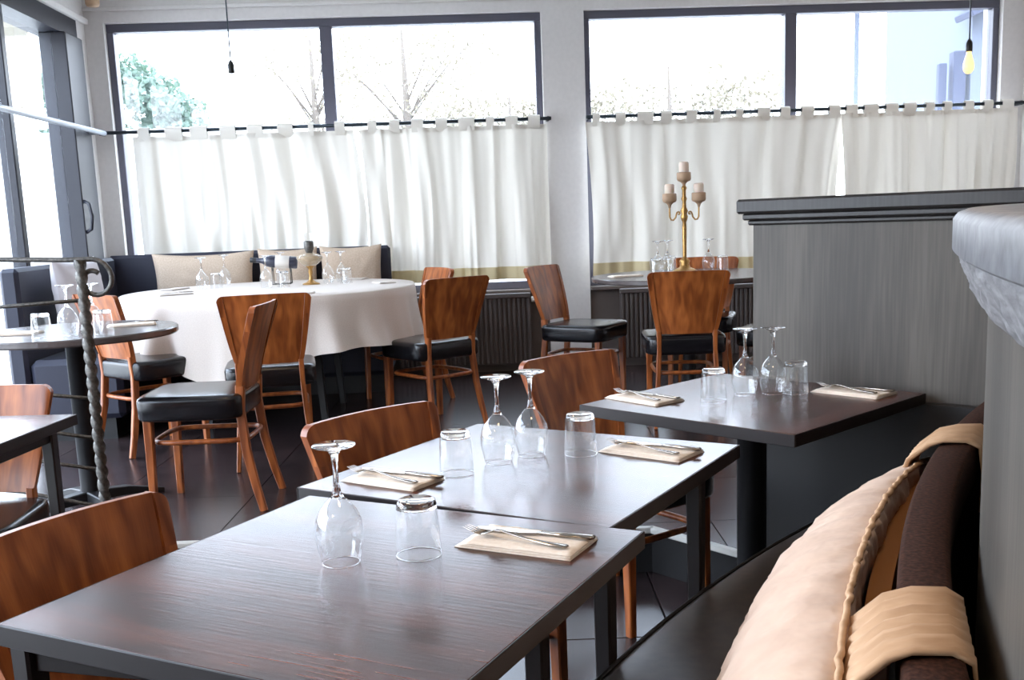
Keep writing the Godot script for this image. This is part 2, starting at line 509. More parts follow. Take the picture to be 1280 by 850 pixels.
func curtain(called: String, label: String, u0: float, u1: float, seed_: int, tabs: int, lean0: float, lean1: float) -> void:
	var t := thing(called, label, "curtain", Vector3.ZERO, 0.0, "cafe curtains on the window wall")
	t.transform = W
	var top := 1.905
	var hem_top := 0.925
	var bot := 0.84
	var n1 := noise(seed_, 1.0, 2)
	var cols := 150
	var pt := func(i: int, y: float, out: float) -> Vector3:
		var f := float(i) / cols
		var v := (top - y) / (top - bot)
		var l := u0 + lean0 * sin(PI * clampf(v, 0, 1) * 0.8)
		var r := u1 + lean1 * sin(PI * clampf(v, 0, 1) * 0.8)
		var x := lerpf(l, r, f)
		var ph := f * tabs * TAU * 0.5
		var fold := sin(ph + n1.get_noise_2d(f * 5.0, v * 0.5) * 3.0) * 0.020 + n1.get_noise_2d(f * 9.0 + 3.0, v * 0.5) * 0.05 * (0.5 + v)
		return Vector3(x + n1.get_noise_2d(f * 9.0, 7.0) * 0.02, y, 0.085 + fold + out)
	var s := begin(true)
	var rows := 14
	for i in cols:
		for j in rows:
			var ya := lerpf(top, hem_top, float(j) / rows)
			var yb := lerpf(top, hem_top, float(j + 1) / rows)
			quad(s, pt.call(i, ya, 0), pt.call(i + 1, ya, 0), pt.call(i + 1, yb, 0), pt.call(i, yb, 0))
	obj("drape", fin(s), M.curtain, t)
	s = begin(true)
	for i in cols:
		quad(s, pt.call(i, top, 0.003), pt.call(i + 1, top, 0.003), pt.call(i + 1, top - 0.03, 0.003), pt.call(i, top - 0.03, 0.003))
	obj("heading_band", fin(s), M.curtain, t)
	s = begin(true)
	for i in cols:
		quad(s, pt.call(i, hem_top + 0.004, 0.003), pt.call(i + 1, hem_top + 0.004, 0.003), pt.call(i + 1, bot, 0.003), pt.call(i, bot, 0.003))
	obj("hem", fin(s), M.hem, t)
	for k in tabs:
		var i := int((k + 0.5) / tabs * cols)
		var b: Vector3 = pt.call(i, top - 0.02, 0)
		var wd := 0.085 + 0.07 * n1.get_noise_2d(k * 3.3, 1.0)
		s = begin(true)
		var loop := [Vector2(b.z + 0.004, top - 0.03), Vector2(0.10, 1.92), Vector2(0.103, 1.945), Vector2(0.094, 1.962), Vector2(0.08, 1.967), Vector2(0.066, 1.962), Vector2(0.057, 1.945), Vector2(0.06, 1.92), Vector2(b.z - 0.004, top - 0.03)]
		for q in loop.size() - 1:
			var p0: Vector2 = loop[q]
			var p1: Vector2 = loop[q + 1]
			quad(s, Vector3(b.x - wd / 2, p1.y, p1.x), Vector3(b.x + wd / 2, p1.y, p1.x), Vector3(b.x + wd / 2, p0.y, p0.x), Vector3(b.x - wd / 2, p0.y, p0.x))
		obj("tab", fin(s), M.curtain, t)

func curtains() -> void:
	curtain("cafe_curtain", "sheer cream tab-top curtain at far left, behind the white-clothed table", -2.53, -1.03, 101, 8, 0.0, 0.06)
	curtain("cafe_curtain", "sheer cream tab-top curtain left of the white pillar", -0.985, 0.312, 202, 8, 0.03, 0.0)
	curtain("cafe_curtain", "sheer cream tab-top curtain right of the white pillar, behind the candelabra", 0.575, 2.42, 303, 11, 0.04, -0.05)
	curtain("cafe_curtain", "sheer cream tab-top curtain at far right, near the lit bulb", 2.40, 3.66, 404, 9, 0.02, 0.0)
	for a in [[-2.76, 0.34, "dark metal curtain rod across the left window"], [0.585, 3.72, "dark metal curtain rod across the right window"]]:
		var t := thing("curtain_rod", a[2], "curtain rod")
		t.transform = W
		obj("pole", tube([Vector3(a[0], 1.94, 0.08), Vector3(a[1], 1.94, 0.08)], 0.0125, 12), M.rod, t)
		for e in [a[0] + 0.02, a[1] - 0.02]:
			obj("bracket", boxm(Vector3(e, 1.94, 0.04), Vector3(0.02, 0.03, 0.085), 0.003), M.rod, t)
	var t := thing("curtain_rod", "pale tubular rail running along the left glass wall", "curtain rod")
	t.transform = W
	obj("pole", tube([Vector3(-2.70, 1.935, 0.12), Vector3(-2.70, 1.935, 4.6)], 0.017, 12), M.pale_rod, t)
	for d in [0.2, 2.65, 4.5]:
		obj("bracket", boxm(Vector3(-2.755, 1.935, d), Vector3(0.10, 0.03, 0.02), 0.003), M.pale_rod, t)

func floors() -> void:
	var f := setting("floor", "dark polished tiles of the lower floor")
	var s := begin()
	box(s, Vector3(0.5, -0.055, -0.6), Vector3(8.0, 0.1, 9.2))
	obj("grout", fin(s), M.grout, f)
	var edge := edge_line()
	var tile := boxm(Vector3(0, -0.006, 0), Vector3(0.596, 0.012, 0.596), 0.002)
	var rng := RandomNumberGenerator.new()
	rng.seed = 4
	for i in range(-6, 4):
		for j in range(-6, 3):
			var at := Vector3(0.46 + 0.6 * (i + 0.5), 0, -2.97 + 0.6 * (-j - 0.5) - 0.0)
			if at.z < -4.1 or at.x < -3.0 or at.x > 2.6: continue
			obj("tile", tile, M.tile[rng.randi() % 3], f, T(at))
	# raised floor
	var p := setting("floor_platform", "raised rear floor of dark tiles, one step up")
	var poly := edge.duplicate()
	poly.append_array([Vector2(3.9, -2.9), Vector2(4.1, -7.9), Vector2(-3.2, -7.6), Vector2(-3.35, -3.62)])
	obj("base", prismm(poly, -0.0, STEP - 0.012), M.grout, p)
	var size := 0.6
	var outline := PackedVector2Array(poly)
	for i in range(-6, 7):
		for j in range(0, 9):
			var c := Vector2(0.1 + size * (i + 0.5), -3.0 - size * (j + 0.5))
			var h := size / 2 - 0.002
			var sq := PackedVector2Array([c + Vector2(-h, -h), c + Vector2(h, -h), c + Vector2(h, h), c + Vector2(-h, h)])
			for piece in Geometry2D.intersect_polygons(sq, outline):
				var local := []
				for q in piece: local.append(q - c)
				obj("tile", prismm(local, STEP - 0.012, STEP), M.tile[rng.randi() % 3], p, T(Vector3(c.x, 0, c.y)))
	for k in edge.size() - 1:
		var a := Vector3(edge[k].x, STEP - 0.008, edge[k].y)
		var b := Vector3(edge[k + 1].x, STEP - 0.008, edge[k + 1].y)
		var dir := (b - a).normalized()
		obj("nosing", bar([a - dir * 0.004, b + dir * 0.004], 0.022, 0.03, Vector3.UP), M.nosing, p)

func edge_line() -> Array:
	return [Vector2(-2.9, -3.62), Vector2(-1.3, -3.58), Vector2(0.48, -3.545), Vector2(0.735, -3.235)]

# ---------------------------------------------------------------- partition, curved wall and bench
const BAR_C := Vector2(5.12, 0.53)
const BAR_R := 4.97
const SEAT_C := Vector2(4.165, 0.563)
const SEAT_R := 4.64

func ring(c: Vector2, r: float, z: float) -> Vector2:
	return Vector2(c.x - sqrt(maxf(r * r - (z - c.y) * (z - c.y), 0.0)), z)

func band(c: Vector2, r_out: float, r_in: float, z0: float, z1: float, y0: float, y1: float, n := 40) -> ArrayMesh:
	var poly := []
	for i in n + 1:
		poly.append(ring(c, r_out, lerpf(z0, z1, float(i) / n)))
	for i in n + 1:
		poly.append(ring(c, r_in, lerpf(z1, z0, float(i) / n)))
	return prismm(poly, y0, y1)

func partition() -> void:
	# straight panel
	var a := Vector3(0.755, 0, -3.19)
	var ang := deg_to_rad(-40.0)
	var p := setting("wall_partition", "grey stained wood partition with a moulded cap behind the corner table", T(a, ang))
	var len_ := 0.905
	obj("panel", boxm(Vector3(len_ / 2, 0.615, -0.03), Vector3(len_, 1.23, 0.06), 0.003), M.panel, p)
	obj("cap_board", boxm(Vector3(len_ / 2 - 0.012, 1.279, -0.03), Vector3(len_ + 0.06, 0.044, 0.125), 0.007), M.cap, p)
	obj("moulding", boxm(Vector3(len_ / 2 - 0.008, 1.2475, -0.03), Vector3(len_ + 0.038, 0.02, 0.10), 0.005), M.cap, p)
	obj("moulding", boxm(Vector3(len_ / 2 - 0.004, 1.230, -0.03), Vector3(len_ + 0.02, 0.016, 0.08), 0.005), M.cap, p)
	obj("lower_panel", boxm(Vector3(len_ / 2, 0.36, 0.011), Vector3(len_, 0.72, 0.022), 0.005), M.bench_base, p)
	# curved wall behind the bench
	var c := setting("wall_curved", "curved grey wood wall behind the bench with a thick pale top slab")
	var s := begin(true)
	var n := 60
	for k in n:
		var z0 := lerpf(0.9, -2.66, float(k) / n)
		var z1 := lerpf(0.9, -2.66, float(k + 1) / n)
		var o0 := ring(BAR_C, 4.865, z0)
		var o1 := ring(BAR_C, 4.865, z1)
		quad(s, Vector3(o1.x, 1.16, o1.y), Vector3(o0.x, 1.16, o0.y), Vector3(o0.x, 0, o0.y), Vector3(o1.x, 0, o1.y))
		var i0 := ring(BAR_C, 4.78, z0)
		var i1 := ring(BAR_C, 4.78, z1)
		quad(s, Vector3(i0.x, 1.16, i0.y), Vector3(i1.x, 1.16, i1.y), Vector3(i1.x, 0, i1.y), Vector3(i0.x, 0, i0.y))
	obj("panel", fin(s), M.panel, c)
	# rough lower edge, uneven like hewn wood
	s = begin(true)
	var nz := noise(77, 1.0, 3)
	var rows := 8
	var cols := 200
	var pt := func(i: int, j: int) -> Vector3:
		var z := lerpf(0.9, -2.62, float(i) / cols)
		var v := float(j) / rows
		var y := 1.135 + 0.075 * v + nz.get_noise_2d(i * 0.35, 1.0) * 0.004 * (1.0 - v)
		var r := 4.868 + 0.040 * pow(v, 0.6) + nz.get_noise_2d(i * 0.5, j * 0.9) * 0.006
		var q := ring(BAR_C, r, z)
		return Vector3(q.x, y, q.y)
	for i in cols:
		for j in rows:
			quad(s, pt.call(i + 1, j + 1), pt.call(i, j + 1), pt.call(i, j), pt.call(i + 1, j))
	obj("rough_edge", fin(s), M.rough_edge, c)
	# slab with eased edges
	s = begin(true)
	var prof := [Vector2(4.86, 1.208), Vector2(4.908, 1.208), Vector2(4.915, 1.213), Vector2(4.915, 1.250), Vector2(4.909, 1.258), Vector2(4.898, 1.262), Vector2(4.5, 1.263), Vector2(4.5, 1.208)]
	for k in 90:
		var z0 := lerpf(0.9, -2.64, float(k) / 90)
		var z1 := lerpf(0.9, -2.64, float(k + 1) / 90)
		for j in prof.size() - 1:
			var a0 := ring(BAR_C, prof[j].x, z0)
			var a1 := ring(BAR_C, prof[j].x, z1)
			var b0 := ring(BAR_C, prof[j + 1].x, z0)
			var b1 := ring(BAR_C, prof[j + 1].x, z1)
			quad(s, Vector3(b1.x, prof[j + 1].y, b1.y), Vector3(b0.x, prof[j + 1].y, b0.y), Vector3(a0.x, prof[j].y, a0.y), Vector3(a1.x, prof[j].y, a1.y))
	obj("slab", fin(s), M.slab, c)

func bench() -> void:
	var t := thing("curved_bench", "long curved bench with dark brown leatherette seat along the grey wall", "bench")
	# seat: swept section from the front lip to the backrest
	var n := 60
	var sec := [Vector2(0.0, 0.36), Vector2(-0.012, 0.40), Vector2(-0.008, 0.435), Vector2(0.012, 0.453), Vector2(0.05, 0.462), Vector2(0.2, 0.468), Vector2(0.6, 0.462), Vector2(0.92, 0.452), Vector2(1.0, 0.44)]
	var s := begin(true)
	var pt := func(i: int, j: int) -> Vector3:
		var f := float(i) / n
		var zf := lerpf(0.55, -2.915, f)
		var a := ring(SEAT_C, SEAT_R, zf)
		var zb := lerpf(0.75, -2.64, f)
		var b := ring(BAR_C, 4.955, zb)
		var q: Vector2 = a.lerp(b, sec[j].x)
		return Vector3(q.x, sec[j].y, q.y)
	for i in n:
		for j in sec.size() - 1:
			quad(s, pt.call(i + 1, j + 1), pt.call(i, j + 1), pt.call(i, j), pt.call(i + 1, j))
	obj("seat", fin(s), M.bench, t)
	# piping along the front edge
	var path := []
	for i in range(0, n + 1):
		var q: Vector3 = pt.call(i, 3)
		path.append(q + Vector3(-0.004, 0.001, 0))
	obj("piping", tube(path, 0.005, 6), M.bench_base, t)
	# plinth
	var poly := []
	for i in n + 1:
		var q := ring(SEAT_C, SEAT_R - 0.05, lerpf(0.55, -2.88, float(i) / n))
		poly.append(q)
	for i in n + 1:
		poly.append(ring(BAR_C, 4.95, lerpf(-2.62, 0.75, float(i) / n)))
	obj("plinth", prismm(poly, 0.0, 0.37), M.bench_base, t)
	# backrest pad and padded rail
	obj("backrest", band(BAR_C, 4.955, 4.915, 0.75, -2.62, 0.44, 0.715), M.bench_base, t)
	s = begin(true)
	path = []
	for i in 61:
		var q := ring(BAR_C, 4.937, lerpf(0.75, -2.60, i / 60.0))
		path.append(Vector3(q.x, 0.755, q.y))
	var prof := []
	for k in 16:
		var an := TAU * k / 16
		var c := cos(an)
		var d := sin(an)
		prof.append(Vector2(signf(c) * pow(absf(c), 0.3) * 0.045, signf(d) * pow(absf(d), 0.3) * 0.034))
	sweep(s, path, prof, Vector3.UP)
	obj("top_rail", fin(s), M.rail_fabric, t)

	# foreground cushion hung on the rail
	var c := thing("bench_cushion", "large pale pink-beige cushion tied to the bench rail in the foreground", "cushion")
	var nz := noise(91, 1.0, 3)
	var cols := 90
	var rows := 44
	s = begin(true)
	var gap := func(f: float) -> float: return 0.045 * (1.0 - f) * smoothstep(0.0, 0.16, f)
	var cp := func(i: int, j: int) -> Vector3:
		var f := float(i) / cols                 # 0 near, 1 far
		var g := float(j) / rows                 # round the section
		var z := lerpf(-0.86, -2.16, f)
		var endf := pow(sin(PI * clampf(f, 0.0, 1.0)), 0.42)
		var an := g * TAU
		# section: a plump lens leaning on the rail, top edge just under the rail's top
		var r := 0.150 * endf * (1.0 + 0.10 * nz.get_noise_2d(f * 9.0, cos(an) * 2.0))
		var hh := 0.165 * (0.55 + 0.45 * endf)
		var out := pow(absf(sin(an)), 0.85) * signf(sin(an)) * r
		var y := 0.618 + hh * cos(an)
		var wr := nz.get_noise_3d(f * 30.0 + y * 22.0, y * 5.0, 2.0) * 0.008 + nz.get_noise_3d(f * 12.0, y * 26.0, 5.0) * 0.005
		var q := ring(BAR_C, 5.026 + gap.call(f) + 0.03 * (0.62 - y) / 0.16 + (out if out > 0.0 else out * 0.12) + wr, z)
		return Vector3(q.x, y, q.y)
	for i in cols:
		for j in rows:
			var j1 := (j + 1) % rows
			quad(s, cp.call(i + 1, j), cp.call(i, j), cp.call(i, j1), cp.call(i + 1, j1))
	obj("cover", fin(s), M.cushion, c)
	# gathered seam along the top
	path = []
	for i in 120:
		var f := 0.06 + 0.88 * i / 119.0
		var z := lerpf(-0.86, -2.16, f)
		var q := ring(BAR_C, 4.995 + gap.call(f) + 0.001 * sin(i * 1.3) + 0.003 * nz.get_noise_2d(i * 0.7, 2.0), z)
		path.append(Vector3(q.x, 0.618 + 0.168 * (0.55 + 0.45 * pow(sin(PI * f), 0.42)) + 0.0012 * sin(i * 0.9), q.y))
	obj("gathered_seam", tube(path, 0.0048, 6), M.strap, c)
	obj("lining", band(BAR_C, 5.012, 4.98, -1.05, -2.0, 0.60, 0.725), M.cushion_lining, c)
	# two cloth ties over the rail
	for zz in [[-1.02, -1.20], [-1.98, -2.12]]:
		s = begin(true)
		var sect := [Vector2(5.05, 0.655), Vector2(5.035, 0.72), Vector2(5.02, 0.775), Vector2(4.985, 0.803), Vector2(4.955, 0.810), Vector2(4.915, 0.808), Vector2(4.894, 0.795), Vector2(4.888, 0.74), Vector2(4.89, 0.66)]
		var m := 18
		var A := []
		var B := []
		for i in sect.size():
			var ca := []
			var cb := []
			for j in m + 1:
				var z := lerpf(zz[0], zz[1], float(j) / m)
				var wob := 0.003 * sin(j * 2.2) + 0.002 * nz.get_noise_2d(j * 1.7, i * 2.0 + zz[0] * 9.0)
				if i < 2: z += (float(j) / m - 0.5) * -0.04 * (2 - i)
				var q0 := ring(BAR_C, sect[i].x + (wob if i < 4 else -wob * 0.4), z)
				var q1 := ring(BAR_C, sect[i].x - (0.006 if i < 4 else -0.004), z)
				ca.append(Vector3(q0.x, sect[i].y + (wob if i >= 3 and i <= 5 else 0.0), q0.y))
				cb.append(Vector3(q1.x, sect[i].y - (0.005 if i >= 2 and i <= 6 else 0.0), q1.y))
			A.append(ca)
			B.append(cb)
		shell(s, A, B)
		obj("tie", fin(s), M.strap, c)

# ---------------------------------------------------------------- furniture
func superring(hw: float, hd: float, p: float, y: float, n: int) -> Array:
	var o := []
	for i in n:
		var a := TAU * i / n
		o.append(Vector3(signf(cos(a)) * pow(absf(cos(a)), 2.0 / p) * hw, y, signf(sin(a)) * pow(absf(sin(a)), 2.0 / p) * hd))
	return o

func loft(s: SurfaceTool, rings: Array) -> void:
	for j in rings.size() - 1:
		var r0: Array = rings[j]
		var r1: Array = rings[j + 1]
		for k in r0.size():
			var k1: int = (k + 1) % r0.size()
			quad(s, r1[k1], r1[k], r0[k], r0[k1])
	var top: Array = rings[rings.size() - 1]
	var bot: Array = rings[0]
	for k in range(1, top.size() - 1):
		tri(s, top[0], top[k], top[k + 1])
		tri(s, bot[0], bot[k + 1], bot[k])

func back_point(u: float, v: float, out: float) -> Vector3:
	var hw := 0.152 + 0.056 * pow(v, 0.8)
	var a := absf(u)
	var crown := 0.003 * (1.0 - u * u)
	var e := clampf((a - 0.86) / 0.14, 0.0, 1.0)
	var round_ := 0.028 * (1.0 - sqrt(maxf(1.0 - e * e, 0.0)))
	var y := 0.487 + v * (0.322 + crown - round_)
	var z := -0.195 - 0.085 * pow(v, 1.2) - 0.024 * (1.0 - u * u)
	return Vector3(u * hw, y, z - out)

func back_piece(u0: float, u1: float, thick: float, nu: int) -> ArrayMesh:
	var s := begin(true)
	var A := []
	var B := []
	for i in nu + 1:
		var ca := []
		var cb := []
		for j in 13:
			var u := lerpf(u0, u1, float(i) / nu)
			ca.append(back_point(u, j / 12.0, -thick * 0.5))
			cb.append(back_point(u, j / 12.0, thick * 0.5))
		A.append(ca)
		B.append(cb)
	# faces smooth, rim sharp
	var n := A.size()
	var m: int = A[0].size()
	for i in n - 1:
		for j in m - 1:
			var uv := [Vector2(lerpf(u0, u1, float(i) / nu), (j + 1) / 12.0), Vector2(lerpf(u0, u1, float(i + 1) / nu), (j + 1) / 12.0), Vector2(lerpf(u0, u1, float(i + 1) / nu), j / 12.0), Vector2(lerpf(u0, u1, float(i) / nu), j / 12.0)]
			for q in 4: uv[q] = Vector2(uv[q].x * 0.5 + 0.5, uv[q].y * 0.8)
			quad(s, A[i][j + 1], A[i + 1][j + 1], A[i + 1][j], A[i][j], uv[0], uv[1], uv[2], uv[3])
	s.set_smooth_group(1)
	for i in n - 1:
		for j in m - 1:
			var uv := [Vector2(lerpf(u0, u1, float(i + 1) / nu), (j + 1) / 12.0), Vector2(lerpf(u0, u1, float(i) / nu), (j + 1) / 12.0), Vector2(lerpf(u0, u1, float(i) / nu), j / 12.0), Vector2(lerpf(u0, u1, float(i + 1) / nu), j / 12.0)]
			for q in 4: uv[q] = Vector2(uv[q].x * 0.47 + 0.46, uv[q].y * 0.8 + 0.1)
			quad(s, B[i + 1][j + 1], B[i][j + 1], B[i][j], B[i + 1][j], uv[0], uv[1], uv[2], uv[3])
	s.set_smooth_group(2)
	for i in n - 1:
		quad(s, B[i][m - 1], B[i + 1][m - 1], A[i + 1][m - 1], A[i][m - 1])
		quad(s, A[i][0], A[i + 1][0], B[i + 1][0], B[i][0])
	s.set_smooth_group(3)
	for j in m - 1:
		quad(s, B[0][j + 1], A[0][j + 1], A[0][j], B[0][j])
		quad(s, A[n - 1][j + 1], B[n - 1][j + 1], B[n - 1][j], A[n - 1][j])
	return fin(s)

func make_chair(label: String, at: Vector3, turn: float) -> Node3D:
	var t := thing("dining_chair", label, "chair", at, turn, "bentwood dining chairs")
	var s := begin(true)
	var rings := []
	for q in [[0.190, 0.375], [0.204, 0.380], [0.209, 0.39], [0.211, 0.452], [0.208, 0.464], [0.199, 0.4705], [0.180, 0.4735], [0.08, 0.4755]]:
		rings.append(superring(q[0], q[0], 6.5, q[1], 56))
	loft(s, rings)
	obj("seat", fin(s), M.seat, t)
	obj("backrest", back_piece(-0.868, 0.868, 0.013, 20), M.chair, t)
	for k in [-1, 1]:
		var lo: float = -0.998 if k < 0 else 0.872
		obj("back_stile", back_piece(lo, lo + 0.126, 0.024, 8), M.chair_solid, t)
		obj("leg", bar([Vector3(k * 0.163, 0.395, 0.165), Vector3(k * 0.166, 0, 0.172)], 0.036, 0.036, Vector3.RIGHT, [1.0, 0.72]), M.chair_solid, t)
		obj("leg", bar([Vector3(k * 0.172, 0, -0.262), Vector3(k * 0.163, 0.10, -0.236), Vector3(k * 0.152, 0.24, -0.207), Vector3(k * 0.143, 0.40, -0.192), Vector3(k * 0.143, 0.50, -0.199)], 0.024, 0.036, Vector3.RIGHT, [0.8, 0.9, 1.0, 1.0, 1.0]), M.chair_solid, t)
	var loop := []
	for p in superring(0.158, 0.188, 5.0, 0.285, 40): loop.append(p + Vector3(0, 0, -0.022))
	obj("stretcher", tube(loop, 0.0105, 8, true), M.chair_solid, t)
	return t

func chair_at(back: Vector2, f: Vector2, y: float) -> Array:
	f = f.normalized()
	var o := back + f * 0.275
	return [Vector3(o.x, y, o.y), face(f)]

func furniture() -> void:
	# ---- chairs
	var spots := [
		["bentwood chair in the near left corner, drawn up to the front table", Vector2(-0.742, -1.65), Vector2(0.87, 0.49), 0.0],
		["bentwood chair drawn up to the middle of the three dark square tables", Vector2(-0.345, -2.515), Vector2(0.72, 0.69), 0.0],
		["bentwood chair at the corner table beside the grey partition", Vector2(0.200, -3.435), Vector2(0.60, 0.80), 0.0],
		["bentwood chair in side view facing left, with sheen on its dark seat", Vector2(-0.985, -4.13), Vector2(-1, 0.0), STEP],
		["bentwood chair with its back to us at the white-clothed table", Vector2(-1.095, -4.64), Vector2(-0.2, -0.98), STEP],
		["bentwood chair right of the white-clothed table, dark back towards the radiator", Vector2(-0.27, -5.42), Vector2(-0.62, -0.78), STEP],
		["bentwood chair behind the white-clothed table, only its backrest top showing before the hem", Vector2(-0.44, -6.56), Vector2(-0.88, 0.47), STEP],
		["bentwood chair in side view facing right, before the white pillar", Vector2(0.215, -6.30), Vector2(0.86, 0.51), STEP],
		["bentwood chair with its back to us at the candelabra table", Vector2(0.907, -5.2), Vector2(0.05, -1.0), STEP],
		["bentwood chair behind the candelabra table, backrest top showing between the glasses", Vector2(1.27, -6.64), Vector2(-0.3, 0.95), STEP],
		["bentwood chair at the candelabra table, mostly hidden by the partition", Vector2(1.72, -5.45), Vector2(-0.85, -0.5), STEP],
		["bentwood chair at left behind the twisted iron post", Vector2(-2.03, -5.10), Vector2(0.65, -0.76), STEP],
		["bentwood chair at the left edge behind the square table", Vector2(-1.655, -3.20), Vector2(0.05, 1.0), 0.0]]
	var proto: Node3D
	for c in spots:
		var a := chair_at(c[1], c[2], c[3])
		if proto == null:
			proto = make_chair(c[0], a[0], a[1])
		else:
			copy(proto, "dining_chair", c[0], a[0], a[1])
	# ---- square tables on the lower floor
	square_table("dark brown square table nearest the camera", Vector3(-0.255, 0, -1.504), -0.469, 0.695, 0.70, [Vector2(-0.32, -0.322), Vector2(0.2075, -0.21), Vector2(0.2075, 0.21), Vector2(-0.32, 0.322)])
	square_table("dark brown square table in the middle, pushed against the front one", Vector3(0.032, 0, -2.153), -0.538, 0.70, 0.69, [Vector2(-0.325, -0.32), Vector2(0.285, -0.235), Vector2(0.285, 0.235), Vector2(-0.325, 0.32)])
	square_table("dark square table cut by the left edge of the picture", Vector3(-1.66, 0, -2.72), -0.085, 0.70, 0.62, [Vector2(-0.29, -0.25), Vector2(0.29, -0.25), Vector2(0.29, 0.25), Vector2(-0.29, 0.25)])
	var t := thing("pedestal_table", "dark brown square table on a column beside the grey partition", "table", Vector3(0.667, 0, -2.827), 0.757)
	obj("tabletop", boxm(Vector3(0, 0.7355, 0), Vector3(0.674, 0.029, 0.674), 0.001), M.table, t)
	obj("edge_band", edge_band(0.68, 0.68), M.table_leg, t)
	obj("column", lathem([Vector2(0.0, 0.72), Vector2(0.13, 0.72), Vector2(0.13, 0.712), Vector2(0.041, 0.705), Vector2(0.041, 0.03)].map(func(v): return v), 24), M.black, t)
	obj("base_plate", lathem([Vector2(0, 0), Vector2(0.215, 0), Vector2(0.22, 0.006), Vector2(0.215, 0.014), Vector2(0.06, 0.03), Vector2(0, 0.034)], 36), M.black, t)
	# ---- round tables on the raised floor
	round_table("round table with a glossy top at left, behind the iron railing", Vector3(-1.735, STEP, -4.10), 0.40, 0.73)
	round_table("round table carrying the brass candelabra", Vector3(1.05, STEP, -6.0), 0.565, 0.745)
	cloth_table()
	banquette()
	railing()
	radiators()

func edge_band(w: float, d: float) -> ArrayMesh:
	var s := begin()
	for k in [-1, 1]:
		box(s, Vector3(k * (w / 2 - 0.002), 0.7345, 0), Vector3(0.004, 0.0305, d), 0.0012)
		box(s, Vector3(0, 0.7345, k * (d / 2 - 0.002)), Vector3(w - 0.008, 0.0305, 0.004), 0.0012)
	return fin(s)

func square_table(label: String, at: Vector3, turn: float, w: float, d: float, feet: Array) -> void:
	var t := thing("square_table", label, "table", at, turn, "dark square tables")
	obj("tabletop", boxm(Vector3(0, 0.7355, 0), Vector3(w - 0.006, 0.029, d - 0.006), 0.001), M.table, t)
	obj("edge_band", edge_band(w, d), M.table_leg, t)
	for k in 4:
		var p: Vector2 = feet[k]
		var q: Vector2 = feet[(k + 1) % 4]
		var e := (q - p).normalized() * 0.018
		obj("apron", bar([Vector3(p.x + e.x, 0.70, p.y + e.y), Vector3(q.x - e.x, 0.70, q.y - e.y)], 0.04, 0.02, Vector3.UP, [], 0.002), M.table_leg, t)
		obj("leg", bar([Vector3(p.x, 0, p.y), Vector3(p.x, 0.72, p.y)], 0.036, 0.036, Vector3.RIGHT, [0.7, 1.0]), M.table_leg, t)

func round_table(label: String, at: Vector3, r: float, h: float) -> void:
	var t := thing("round_table", label, "table", at)
	obj("tabletop", lathem([Vector2(0, h - 0.028), Vector2(r - 0.006, h - 0.028), Vector2(r, h - 0.022), Vector2(r, h - 0.005), Vector2(r - 0.004, h), Vector2(0, h)], 72, Vector3.ZERO, false), M.round_top, t)
	obj("column", lathem([Vector2(0.037, 0.05), Vector2(0.037, h - 0.045), Vector2(0.15, h - 0.04), Vector2(0.15, h - 0.028), Vector2(0, h - 0.028)], 20), M.black, t)
	for k in 4:
		var a := PI / 4 + k * PI / 2
		obj("foot", bar([Vector3(0, 0.055, 0), Vector3(cos(a) * 0.15, 0.045, sin(a) * 0.15), Vector3(cos(a) * 0.31, 0.012, sin(a) * 0.31)], 0.04, 0.05, Vector3.UP, [1.2, 0.9, 0.5]), M.black, t)

func cloth_table() -> void:
	var c := Vector3(-1.385, STEP, -6.06)
	var top := 0.748
	var R := 0.835
	var t := thing("banquet_table", "large round table hidden under the white cloth", "table", c)
	obj("tabletop", lathem([Vector2(0, top - 0.034), Vector2(R - 0.006, top - 0.034), Vector2(R - 0.006, top - 0.006), Vector2(0, top - 0.006)], 48), M.round_top, t)
	for k in 4:
		var a := PI / 4 + k * PI / 2
		obj("leg", bar([Vector3(cos(a) * 0.46, 0, sin(a) * 0.46), Vector3(cos(a) * 0.40, top - 0.034, sin(a) * 0.40)], 0.045, 0.045, Vector3.RIGHT, [0.8, 1.0]), M.black, t)
	var s := begin(true)
	var nz := noise(19, 1.0, 2)
	var seg := 220
	var rows := 18
	var pt := func(i: int, j: int) -> Vector3:
		var a := TAU * (i % seg) / seg
		if j <= 4:
			return Vector3(cos(a), 0, sin(a)) * (R * j / 4.0) + Vector3(0, top + 0.002, 0)
		var v := float(j - 4) / (rows - 4)
		# the cloth is square: it falls lowest at its four corners
		var drop := 0.285 + 0.15 * pow(absf(cos(2.0 * (a - 1.62))), 3.0)
		var fold := sin(a * 15.0 + 2.2 * sin(a * 3.0)) * 0.6 + nz.get_noise_2d(cos(a) * 3.0 + 9.0, sin(a) * 3.0) * 1.1
		var r := R + 0.010 * minf(1.0, v * 9.0) + (0.03 + 0.05 * v) * v * (0.55 + fold)
		var y := top + 0.002 - drop * v
		if j == 5: y = top - 0.004
		return Vector3(cos(a) * r, y, sin(a) * r)
	for i in seg:
		for j in rows:
			if j == 0: tri(s, pt.call(i + 1, 1), pt.call(i, 0), pt.call(i, 1))
			else: quad(s, pt.call(i + 1, j + 1), pt.call(i + 1, j), pt.call(i, j), pt.call(i, j + 1))
	var cl := obj("tablecloth", fin(s), M.cloth, null, T(c))
	tag(cl, "white cloth hanging in folds over the large round table", "tablecloth")

